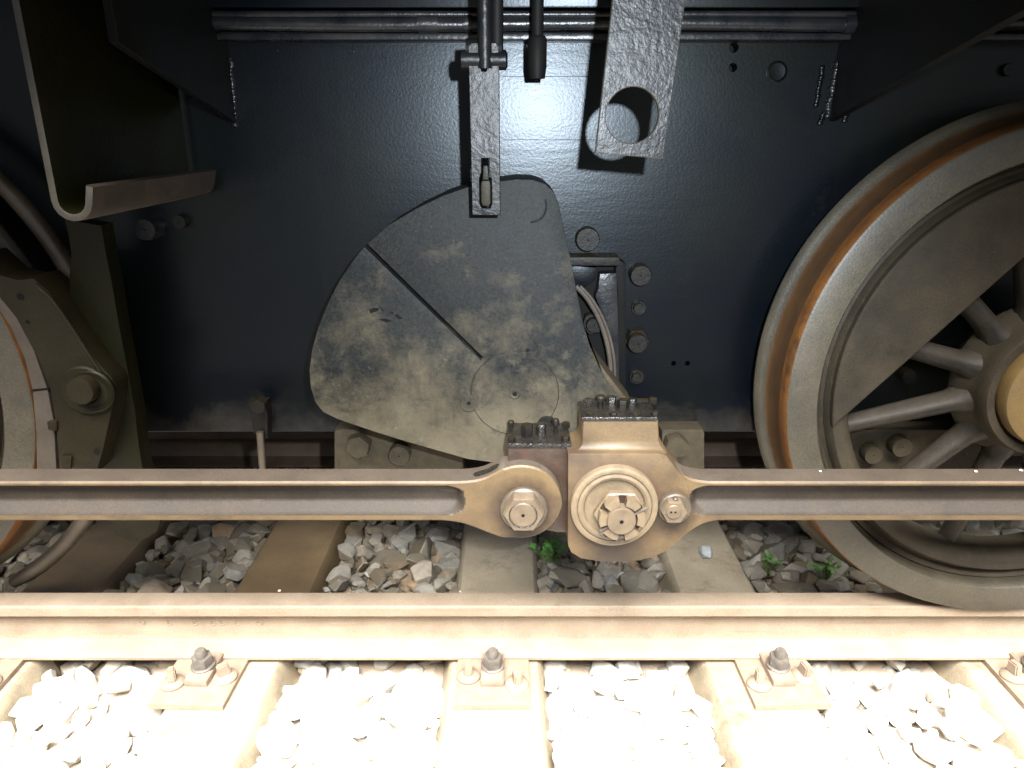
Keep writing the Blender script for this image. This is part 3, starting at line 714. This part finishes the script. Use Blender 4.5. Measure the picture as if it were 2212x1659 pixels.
# ---- wheels
def spoke_mesh(r0, r1):
    bm = bmesh.new(); rings = []; n = 14
    for i in range(15):
        t = i / 14; r = r0 + (r1 - r0) * t
        wv = .0250 - .006 * t + .018 * max(0, .14 - t) / .14 + .040 * max(0, t - .86) ** 2 / .02
        dp = .030 - .010 * t + .012 * max(0, .12 - t) / .12 + .006 * max(0, t - .86) / .14
        ring = []
        for k in range(n):
            a = 2 * math.pi * k / n
            cx_, cy_ = math.cos(a), math.sin(a)
            ring.append(bm.verts.new((r, -abs(cy_) ** .8 * dp * (1 if cy_ > 0 else -1) + .012 * t + .003, wv * math.copysign(abs(cx_) ** .85, cx_) * (1 - .35 * max(0, cy_)))))
        rings.append(ring)
    for a, b in zip(rings, rings[1:]):
        for k in range(n): bm.faces.new((a[k], a[(k + 1) % n], b[(k + 1) % n], b[k]))
    bm.faces.new(rings[0]); bm.faces.new(rings[-1])
    return finish(bm, 'spoke', 50)
tyre_prof = [(.470, .06), (.470, -.030), (.474, -.045), (.478, -.050), (.5335, -.050), (.5385, -.047), (.5415, -.041), (.5425, -.028), (.5445, .010), (.548, .040), (.553, .049),
             (.562, .055), (.569, .061), (.5725, .068), (.5715, .076), (.566, .083), (.55, .085), (.470, .085)]
tyre_m = [0, 0, 0, 0, 0, 0, 2, 2, 1, 1, 0, 0, 0, 0, 0, 0, 0]
tyre_prof = tyre_prof[:8] + [(.5430, -.012)] + tyre_prof[8:]
tyre_m = [0, 0, 0, 0, 0, 2, 2, 2, 1, 1, 1, 0, 0, 0, 0, 0, 0, 0]
TYRE = lathe(tyre_prof, 144, name='tyre', mats=tyre_m)
for k in ('tyre', 'tread', 'rust'): TYRE.materials.append(M[k])
RIM = lathe([(.4695, .055), (.4695, -.018), (.466, -.022), (.461, -.012), (.456, -.008), (.450, -.012), (.445, -.026), (.438, -.034), (.425, -.036), (.410, -.030), (.398, -.014), (.394, .01), (.398, .045), (.41, .055)], 144, name='rim')
HUB = lathe([(.15, .06), (.17, .02), (.165, .0), (.15, -.018), (.145, -.040), (.143, -.062), (.139, -.068), (.124, -.068), (.120, -.062), (.119, -.050), (.05, -.048)], 72, name='hub')
CAP = lathe([(.116, -.05), (.116, -.082), (.112, -.089), (.10, -.092), (.05, -.093), (0, -.093)], 72, name='hub_cap')
SPK = spoke_mesh(.135, .432)
def balance(rout, dirn, dist):
    """segment between the rim circle and a chord; dirn = angle of the chord's normal"""
    h = math.acos(dist / rout); pts = []
    n = 48
    for i in range(n + 1):
        a = dirn - h + 2 * h * i / n; pts.append((rout * math.cos(a), rout * math.sin(a)))
    return prism(pts, -.046, .05, bevel=.006, seg=3, name='balance_weight')
def wheel(cx, cz, first_spoke, bal):
    wl = add('driving_wheel', RIM, 'wheel', loco, (cx, 0, cz))
    add('tyre', TYRE, ['tyre', 'tread', 'rust'], wl, (cx, 0, cz))
    add('hub', HUB, 'wheel', wl, (cx, 0, cz)); add('hub_cap', CAP, 'hubcap', wl, (cx, 0, cz))
    for k in range(12):
        add('spoke', SPK, 'spoke', wl, (cx, 0, cz), (0, -R(first_spoke + 30 * k), 0))
    if bal: add('balance_weight', balance(.4425, bal[0], bal[1]), 'wheel', wl, (cx, 0, cz))
    add('axle', tube([(cx, .05, cz), (cx, 1.0, cz)], .08, 24), 'black', wl, (0, 0, 0))
    return wl
WX, WZ = 1.11, .542
c0, c1 = at(1835, 892, -.046), at(2212, 558, -.046)
dv = Vector((c1[0] - c0[0], c1[1] - c0[1])).normalized(); nv = Vector((-dv.y, dv.x))
dd = nv.dot(Vector((c0[0] - WX, c0[1] - WZ)))
wheel(WX, WZ, 15, (math.atan2(nv.y, nv.x), dd))
wheel(-1.535, WZ, 20, None)

# ---- left brake gear
def hangpts():
    P = [(400, -20), (630, 20), (660, 200), (700, 400), (740, 640), (800, 950), (840, 1180), (865, 1400), (885, 1520)]
    L = [z4(*p) for p in P]
    L += [z8(x, y) for x, y in ((1000, 620), (975, 680), (920, 720), (850, 742), (780, 732), (712, 700), (690, 620))]
    L += [z4(*p) for p in ((560, 1500), (500, 1200), (450, 800), (430, 560), (430, 330), (440, 200), (425, 90))]
    return L
hg = add('brake_hanger', prism(yplane(hangpts(), .0), .0, .045, bevel=.003, name='brake_hanger'), 'hanger', loco)
bh = [(0, 330), (110, 360), (205, 350), (300, 430), (410, 590), (520, 760), (620, 890), (690, 960), (716, 1010), (716, 1070), (690, 1200), (640, 1420), (600, 1560), (370, 1560), (345, 1250), (312, 1050), (240, 860), (190, 770), (100, 600), (0, 470), (-200, 300), (-150, 200)]
bk = add('brake_block_holder', prism(yplane([z4(*p) for p in bh], -.055), -.055, .035, bevel=.004, name='holder'), 'brake', loco)
bs = [(-150, 300), (0, 470), (100, 590), (205, 780), (296, 1040), (336, 1250), (352, 1560), (226, 1560), (222, 1300), (200, 1050), (150, 850), (60, 650), (0, 560), (-170, 380)]
shoe = add('brake_shoe', prism(yplane([z4(*p) for p in bs], -.048), -.048, .05, bevel=.004, name='shoe'), 'shoe', bk)
X, Z = at(*z4(540, 1040), -.056)
add('pin_collar', lathe([(.052, .002), (.052, -.006), (.048, -.010), (.030, -.010), (.026, -.004), (0, -.004)], 40), 'brake', bk, (X, -.056, Z))
X, Z = at(*z4(508, 1048), -.085)
add('pin', lathe([(.0285, .03), (.0285, -.004), (.026, -.008), (0, -.008)], 36), 'brake', bk, (X, -.085, Z))
for P in ([(290, 1245), (352, 1240), (352, 1300), (300, 1295)], [(380, 1460), (445, 1458), (440, 1530), (375, 1530)]):
    pr([z4(*p) for p in P], -.060, -.04, 'lug', 'brake', bk)
rib = [at(*z4(x + 14, y + 40), -.057) for x, y in ((205, 350), (300, 430), (410, 590), (520, 760), (605, 890), (660, 960))]
add('holder_rib', tube([(x, -.055, z) for x, z in smooth_pts(rib, 2, False)], .0045, 8), 'brake', bk)
for (x, y), r_ in (((125, 462), .007), ((170, 620), .004), ((600, 1430), .006)):
    X, Z = at(*z4(x, y), -.0565); add('bolt_hole', lathe([(r_, -.0012), (0, -.0012)], 16), 'dark', bk, (X, -.0555, Z))
pr([z4(202, 1040), z4(304, 1030), z4(306, 1042), z4(204, 1054)], -.0488, -.04, 'shoe_joint', 'dark', bk, .0)
X, Z = at(*z4(575, 1050), -.062); add('pin_keeper', lathe([(.046, .004), (.046, -.002), (.042, -.005), (.034, -.005), (.032, -.001)], 40), 'hanger', bk, (X, -.062, Z))
# sand pipe curving round the left wheel
cxl = -1.535
pts = []
for k in range(29):
    a = R(58 - 118 * k / 28); r = .640 - (.014 * max(0, (k - 20)) / 8)
    pts.append((cxl + r * math.cos(a), .07, WZ + r * math.sin(a)))
add('sand_pipe', tube(pts, [.019] * 28 + [.014], 16), 'sandpipe', loco)

# ---- coupling rods
YF, YB = -.20, -.142
ZT, ZB = zY(1041, YF), zY(1125.5, YF)
zc0, zc1 = zY(1113, YF), zY(1050, YF)      # channel lower and upper lip
zl = zY(1079, YF + .024)
def chan(z):
    if z <= zc0 or z >= zc1: return 0.0
    if z < zl: t = (z - zc0) / (zl - zc0); return .003 + .021 * t ** .85
    if z < zc1 - .008: return .024
    t = (zc1 - z) / .008; return .024 * min(1, t) ** .5
def rod_mesh(xs, top, bot, xe, sgn):
    """xs stations; top/bot functions of x; channel ends at xe; sgn=+1 channel lies at x<xe"""
    core = [ZB + (ZT - ZB) * t for t in (.06, .09, .12, .145, .17, .21, .26, .31, .36, .41, .45, .5, .6, .7, .78, .815, .83, .845, .86, .875, .89, .91, .94)]
    bm = bmesh.new(); fr = []; bk_ = []
    for x in xs:
        zt_, zb_ = top(x), bot(x); e = min(.0035, (zt_ - zb_) * .2)
        rows = [zb_, zb_ + e] + [max(zb_ + e * 1.1, min(zt_ - e * 1.1, z)) for z in core] + [zt_ - e, zt_]
        col = []
        for j, z in enumerate(rows):
            d = .0035 if j in (0, len(rows) - 1) else 0
            if 1 < j < len(rows) - 2:
                tz = abs((z - (zc0 + zc1) / 2) / ((zc1 - zc0) / 2))
                dist = (xe - x) * sgn - .028 * min(1, tz) ** 4
                s_ = max(0, min(1, dist / .022)); s_ = s_ * s_ * (3 - 2 * s_)
                d = chan(z) * s_
            col.append(bm.verts.new((x, YF + d, z)))
        fr.append(col); bk_.append((bm.verts.new((x, YB, zb_)), bm.verts.new((x, YB, zt_))))
    n = len(fr[0])
    for i in range(len(xs) - 1):
        for j in range(n - 1):
            f = bm.faces.new((fr[i][j], fr[i + 1][j], fr[i + 1][j + 1], fr[i][j + 1]))
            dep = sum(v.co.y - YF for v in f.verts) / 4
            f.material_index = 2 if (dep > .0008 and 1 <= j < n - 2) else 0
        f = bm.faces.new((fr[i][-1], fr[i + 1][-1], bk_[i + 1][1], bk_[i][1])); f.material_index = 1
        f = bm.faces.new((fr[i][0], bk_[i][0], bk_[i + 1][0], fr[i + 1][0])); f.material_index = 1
        bm.faces.new((bk_[i][0], bk_[i][1], bk_[i + 1][1], bk_[i + 1][0]))
    for i in (0, -1): bm.faces.new(fr[i] + [bk_[i][1], bk_[i][0]])
    return finish(bm, 'rod', 40)
def interp(tab):
    def f(x):
        if x <= tab[0][0]: return tab[0][1]
        for (a, va), (b, vb) in zip(tab, tab[1:]):
            if x <= b:
                t = (x - a) / (b - a); return va + (vb - va) * t
        return tab[-1][1]
    return f
def edge_tab(P, z_far, far_first=True):
    t = yplane(P, YF)
    t = smooth_pts(t, 2, False)
    return t
ecx, ecz = at(1126, 1086, YF); er = (at(1214, 1086, YF)[0] - at(1126, 1086, YF)[0])
topP = yplane([(955, 1041), (1005, 1041), (1040, 1036), (1066, 1024), (1086, 1012)], YF)
botP = yplane([(955, 1125.5), (990, 1129), (1020, 1138), (1054, 1152), (1085, 1163)], YF)
tf = interp([(-9, ZT)] + smooth_pts(topP, 2, False)); bf = interp([(-9, ZB)] + smooth_pts(botP, 2, False))
xj = at(1088, 1086, YF)[0]
def eyez(x, s):
    d = er * er - (x - ecx) ** 2; return ecz + s * math.sqrt(max(1e-8, d))
def ltop(x): return max(tf(x), eyez(x, 1)) if x > ecx - er * .98 and x < xj + .03 else (eyez(x, 1) if x >= xj else tf(x))
def lbot(x): return min(bf(x), eyez(x, -1)) if x > ecx - er * .98 and x < xj + .03 else (eyez(x, -1) if x >= xj else bf(x))
xe_l = at(1007, 1085, YF)[0]
xs = [-2.3, -1.8, -1.2, -.8, -.5, -.3] + [xe_l - .10 + .003 * i for i in range(36)]
x_ = xs[-1]
xs += [x_ + .006 * (i + 1) for i in range(int((ecx + er - x_) / .006) - 1)]
xs = [x for x in xs if x < ecx + er * .97] + [ecx + er * math.cos(R(a)) for a in (13, 10, 7, 4, 2, .5)]
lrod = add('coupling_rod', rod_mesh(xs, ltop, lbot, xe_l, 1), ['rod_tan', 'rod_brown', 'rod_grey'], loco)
# right rod: channel starts right of the square end
topR = yplane([(1400, 985), (1432, 990), (1455, 1010), (1475, 1026), (1497, 1037), (1530, 1041)], YF)
botR = yplane([(1400, 1200), (1440, 1188), (1468, 1168), (1492, 1148), (1518, 1132), (1550, 1125.5)], YF)
tR = interp(smooth_pts(topR, 2, False) + [(9, ZT)]); bR = interp(smooth_pts(botR, 2, False) + [(9, ZB)])
xe_r = at(1486, 1085, YF)[0]; x0r = at(1415, 1085, YF)[0]
xs = [x0r + .003 * i for i in range(80)]; xs += [xs[-1] + d for d in (.05, .15, .3, .6, 1.0, 1.7)]
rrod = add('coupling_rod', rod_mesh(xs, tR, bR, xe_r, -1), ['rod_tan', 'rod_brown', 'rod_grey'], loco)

# left rod eye fittings
def turned(px, py, Y, prof, m, nm, parent, n=56):
    X, Z = at(px, py, Y); return add(nm, lathe(prof, n), m, parent, (X, Y, Z))
mr = .000815   # metres per picture unit at the rods
turned(1132, 1101, YF - .006, [(.0465, .008), (.0465, -.001), (.044, -.0045), (.040, -.0065), (0, -.0065)], 'steel', 'washer', lrod)
X, Z = at(1131, 1108, YF - .03)
add('nut', hexnut(.0400, .030, R(0)), 'nut', lrod, (X, YF - .010, Z))
turned(1130, 1114, YF - .043, [(.0250, .02), (.0250, .002), (.0235, 0), (.0035, 0), (.003, .003), (0, .003)], 'nut', 'bolt_end', lrod, 40)
turned(1130, 1114, YF - .0405, [(.0256, .0), (.0268, -.0006), (.0274, 0)], 'oilblack', 'thread_gap', lrod, 40)
turned(1134, 1080, YF - .030, [(.0065, .02), (.0065, 0), (.005, -.001), (.0038, -.001), (.003, .003), (0, .003)], 'steel', 'cotter_eye', lrod, 18)
turned(1130, 1114, YF - .0432, [(.0032, 0), (0, 0)], 'dark', 'centre_mark', lrod, 14)
# oil box behind the left eye
bxp = pr([(1098, 968), (1232, 968), (1232, 1150), (1205, 1150), (1098, 1130)], -.172, -.070, 'oil_box', 'oilbox', lrod, .002)
pr([(1096, 958), (1234, 958), (1234, 969), (1096, 969)], -.174, -.068, 'box_lid', 'oilblack', lrod, .002)
ztop = zY(958, -.174)
def top_bolt(px, Y, r, h, m, parent, zt_, kind='hex', nm='bolt'):
    X = at(px, 950, Y)[0]
    me = hexnut(r, h, R(random.uniform(0, 60))) if kind == 'hex' else lathe([(r * .5, 0), (r * .5, -h * .55), (r, -h * .6), (r, -h * .85), (r * .7, -h), (0, -h)], 24)
    return add(nm, me, m, parent, (X, Y, zt_), (R(-90), 0, 0))
top_bolt(1138, -.135, .0125, .024, 'bolt', lrod, ztop); top_bolt(1168, -.12, .011, .020, 'oilblack', lrod, ztop)
top_bolt(1200, -.13, .007, .034, 'bolt', lrod, ztop, 'cup', 'oil_cup'); top_bolt(1106, -.16, .0075, .008, 'bolt', lrod, ztop)
top_bolt(1104, -.10, .007, .018, 'bolt', lrod, ztop, 'cup', 'oil_cup'); top_bolt(1221, -.16, .0085, .010, 'bolt', lrod, ztop); top_bolt(1222, -.09, .0085, .010, 'bolt', lrod, ztop)
# long oil pocket on the shoulder of the left rod
def pocket():
    bm = bmesh.new(); rows = []
    xa_, xb_ = at(1020, 1035, YF)[0], at(1078, 1018, YF)[0]
    n = 16
    for side in (0, 1):
        for i in range(n + 1):
            t = i / n; x = xa_ + (xb_ - xa_) * (t if side == 0 else 1 - t)
            wv = .011 * math.sqrt(max(0, 1 - (2 * t - 1) ** 6))
            y = -.174 + (wv if side else -wv)
            rows.append(bm.verts.new((x, y, ltop(x) + .0012)))
    bm.faces.new(rows); bmesh.ops.triangulate(bm, faces=bm.faces)
    return finish(bm, 'pocket')
add('oil_pocket', pocket(), 'oilblack', lrod)
# square rod end
blkP = [(1227, 980), (1243, 980), (1424, 980), (1440, 985), (1456, 1006), (1470, 1024), (1486, 1040), (1490, 1085), (1486, 1140), (1474, 1162), (1448, 1186), (1414, 1203), (1366, 1214), (1300, 1214), (1256, 1207), (1234, 1194), (1227, 1178)]
blk = add('rod_end_block', prism(yplane(blkP, YF - .004), YF - .004, YB + .04, bevel=.0025, name='rod_end'), 'rod_tan', rrod)
# ledge and neck
def neck_mesh():
    a = yplane([(1259, 910), (1424, 910)], -.183); z_top = a[0][1]
    z_led = zY(962, -.183); z_bot = zY(981, YF - .004) - .004
    prof = [(z_top, -.183, at(1259, 915, -.183)[0], at(1422, 915, -.183)[0]), (z_led + .01, -.183, at(1258, 950, -.183)[0], at(1424, 950, -.183)[0]),
            (z_led, -.184, at(1256, 960, -.183)[0], at(1428, 962, -.183)[0]), (z_led - .006, -.1865, at(1250, 966, -.188)[0], at(1433, 970, -.188)[0]),
            (z_led - .010, -.1905, at(1243, 972, -.196)[0], at(1438, 976, -.196)[0]), (z_bot + .002, -.1975, at(1232, 980, -.2)[0], at(1442, 985, -.2)[0])]
    bm = bmesh.new(); rings = []
    for z, yf, xa, xb in prof:
        rings.append([bm.verts.new(p) for p in ((xa, yf + .002, z), (xa + .002, yf, z), (xb - .002, yf, z), (xb, yf + .002, z), (xb, -.095, z), (xa, -.095, z))])
    for p, q in zip(rings, rings[1:]):
        for k in range(6): bm.faces.new((p[k], p[(k + 1) % 6], q[(k + 1) % 6], q[k]))
    bm.faces.new(rings[0]); bm.faces.new(rings[-1])
    return finish(bm, 'neck', 45), z_top
nme, nz = neck_mesh()
add('rod_end_neck', nme, 'rod_tan', rrod)
xa, xb = at(1257, 908, -.185)[0], at(1420, 908, -.185)[0]
add('oil_lid', box(xa, xb, -.185, -.095, nz + .0005, nz + .009, .002), 'oilblack', rrod)
lt = nz + .009
for px, Y, r, h, m, k in ((1272, -.175, .008, .007, 'bolt', 'hex'), (1322, -.175, .008, .006, 'bolt', 'hex'), (1372, -.175, .008, .006, 'bolt', 'hex'), (1410, -.172, .008, .007, 'bolt', 'hex'),
                          (1268, -.11, .009, .010, 'oilblack', 'hex'), (1316, -.108, .011, .014, 'oilblack', 'hex'), (1360, -.108, .010, .010, 'oilblack', 'hex'), (1405, -.108, .009, .010, 'bolt', 'hex'),
                          (1294, -.135, .011, .026, 'bolt', 'cup'), (1342, -.13, .012, .016, 'bolt', 'hex')):
    top_bolt(px, Y, r, h, m, rrod, lt, k, 'oil_cup' if k == 'cup' else 'bolt')
pr([(1372, 866), (1402, 866), (1408, 880), (1372, 880)], -.10, -.085, 'lid_tab', 'bolt', rrod)
# bearing rings, castle nut, pin end
YR = YF - .004
turned(1327, 1095, YR - .012, [(0.0852, .012), (0.0852, .001), (0.0835, -.003), (0.0797, -.0045), (0.0738, -.0045), (0.0729, -.0040), (0.0725, -.0010), (0.0711, -.0010), (0.0705, -.0045), (0.0651, -.0060), (0.0602, -.004), (0.0564, .0015), (0.0488, .003), (0, .003)], 'rod_bright', 'bearing_ring', rrod, 88)
cnx, cnz = at(1342, 1116, YR - .030)
def castle(r, h, hs, n=6):
    me = hexnut(r, hs, 0); bm = bmesh.new(); bm.from_mesh(me)
    # crown segments between the cotter slots
    for k in range(6):
        a0 = R(60 * k + 30 + 10); a1 = R(60 * k + 90 - 10)
        if True:
            ro, ri = r * .86, r * .56; seg = []
            for y in (-hs + .0004, -h):
                row = []
                for rr in (ro if y > -h else ro * .97, ri):
                    for q in range(5):
                        a = a0 + (a1 - a0) * (q if rr > ri + .001 else 4 - q) / 4; row.append(bm.verts.new((rr * math.cos(a), y, rr * math.sin(a))))
                seg.append(row)
            m_ = len(seg[0])
            for q in range(m_): bm.faces.new((seg[0][q], seg[0][(q + 1) % m_], seg[1][(q + 1) % m_], seg[1][q]))
            bm.faces.new(seg[1])
    return finish(bm, 'castle_nut', 30)
add('castle_nut', castle(.0525, .036, .017), 'rod_bright', rrod, (cnx, YR - .009, cnz))
turned(1343, 1128, YR - .050, [(.0280, .04), (.0280, .003), (.0262, 0), (.0042, 0), (.0035, .003), (0, .003)], 'nut', 'pin_end', rrod, 44)
turned(1343, 1128, YR - .0502, [(.0036, 0), (0, 0)], 'dark', 'centre_mark', rrod, 14)
add('slot_shade_ring', lathe([(.0445, 0), (.020, 0)], 36), 'oilbox', rrod, (cnx, YR - .009 - .0176, cnz))  # added dark ring: shade in the crown slots put in as colour
ca, cb = at(1296, 1147, YR - .036), at(1400, 1096, YR - .036)
add('split_pin', tube([(ca[0], YR - .036, ca[1]), (cb[0], YR - .036, cb[1])], .0036, 10), 'steel', rrod)
add('split_pin', tube([(ca[0] + .002, YR - .036, ca[1] - .007), ((ca[0] + cb[0]) / 2, YR - .036, (ca[1] + cb[1]) / 2 - .003)], .0032, 10), 'steel', rrod)
# small locking bolt right of the ring
turned(1457, 1098, YR - .004, [(.0325, .006), (.0325, -.004), (.030, -.007), (0, -.007)], 'steel', 'washer', rrod, 44)
X, Z = at(1456, 1104, YR - .022); add('nut', hexnut(.0255, .022, 0), 'nut', rrod, (X, YR - .008, Z))
turned(1456, 1107, YR - .033, [(.0145, .012), (.0145, .001), (.0135, 0), (0, 0)], 'nut', 'bolt_end', rrod, 32)
turned(1460, 1082, YR - .022, [(.005, .012), (.005, 0), (.0035, -.001), (.002, .002), (0, .002)], 'steel', 'cotter_eye', rrod, 16)
for d in (-5, 4): turned(1455 + d, 1107, YR - .0333, [(.0022, 0), (0, 0)], 'dark', 'centre_mark', rrod, 12)
# drips under the square end
for px in (1288, 1316, 1338): add('drain_stub', tube([(at(px, 1212, -.18)[0], -.18, at(px, 1212, -.18)[1] + .004), (at(px, 1212, -.18)[0], -.18, at(px, 1222, -.18)[1])], .0016, 8), 'steel', rrod)

# ---- pebbles on top of the right rod
pl = ['tiny white pebble on the right coupling rod, above the wheel tyre', 'tiny white pebble on the right coupling rod, just left of the rightmost pebble', 'rightmost tiny white pebble on top of the right coupling rod']
for (px, py, r), lab in zip(((1772, 1019, .0035), (2108, 1020, .0045), (2205, 1018, .0050)), pl):
    solo_stone(px, py, ZT, r, 'pebble', lab, 'pebble', 2)
solo_stone(994, 1279, .0006, .0035, 'pebble', 'tiny white pebble on the back edge of the near rail, middle', 'pebble', 4)
solo_stone(604, 1277, .0006, .0045, 'pebble', 'tiny white pebble on the back edge of the near rail, left', 'pebble', 6)

# ---- weeds
def weed(px, py, Z, n, spread, label, seed, size=.012):
    rnd = random.Random(seed)
    u = (px - 1106) / FPX; v = (829.5 - py) / FPX
    d = Vector((u, _c + v * _s, -_s + v * _c)); t = (Z - CAMZ) / d.z
    base = Vector((d.x * t, CAMY + d.y * t, Z - .02))
    root = tag(empty('weed', base), label, 'weed', 'green weeds growing in the ballast')
    lf = bmesh.new(); stm = []
    for i in range(n):
        dx, dy = rnd.gauss(0, spread), rnd.gauss(0, spread * .6); h = rnd.uniform(.025, .055)
        tip = base + Vector((dx, dy, h + .01)); stm.append((base + Vector((dx * .3, dy * .3, 0)), tip))
        ang = rnd.uniform(0, 6.3); tilt = Matrix.Rotation(ang, 3, 'Z') @ Matrix.Rotation(rnd.uniform(-.7, .7), 3, 'X') @ Matrix.Rotation(rnd.uniform(-.6, .6), 3, 'Y')
        for q in range(5):           # five lobes, each notched
            a = R(-80 + 40 * q); L = size * rnd.uniform(.8, 1.25) * (1.15 if q == 2 else 1)
            pr_ = [(0, 0, 0), (.35, .10, .004), (.55, .30, .0), (.72, .17, .0), (1.0, .26, -.03), (.92, .0, -.02), (1.0, -.26, -.03), (.72, -.17, .0), (.55, -.30, .0), (.35, -.10, .004)]
            vs = [lf.verts.new(tip + tilt @ (Matrix.Rotation(a, 3, 'Z') @ (Vector((x, y, z)) * L))) for x, y, z in pr_]
            lf.faces.new(vs)
    for f in list(lf.faces): pass
    o = add('foliage', finish(lf, 'foliage', 60, False), 'leaf', root)
    sb = bmesh.new()
    for p, q in stm:
        me = tube([p, (p + q) / 2 + Vector((0, 0, .004)), q], .0009, 5); sb.from_mesh(me); bpy.data.meshes.remove(me)
    o = add('stem', finish(sb, 'stem'), 'stem', root)
    for c in root.children: c.location = -root.location
weed(1190, 1200, -.125, 46, .028, 'bright green weed beside the middle sleeper under the square rod end', 1)
weed(1655, 1225, -.150, 12, .016, 'small green weed beside the sleeper right of the middle', 2, .010)
weed(1785, 1240, -.145, 20, .022, 'green weed among grey stones left of the right wheel', 3, .010)
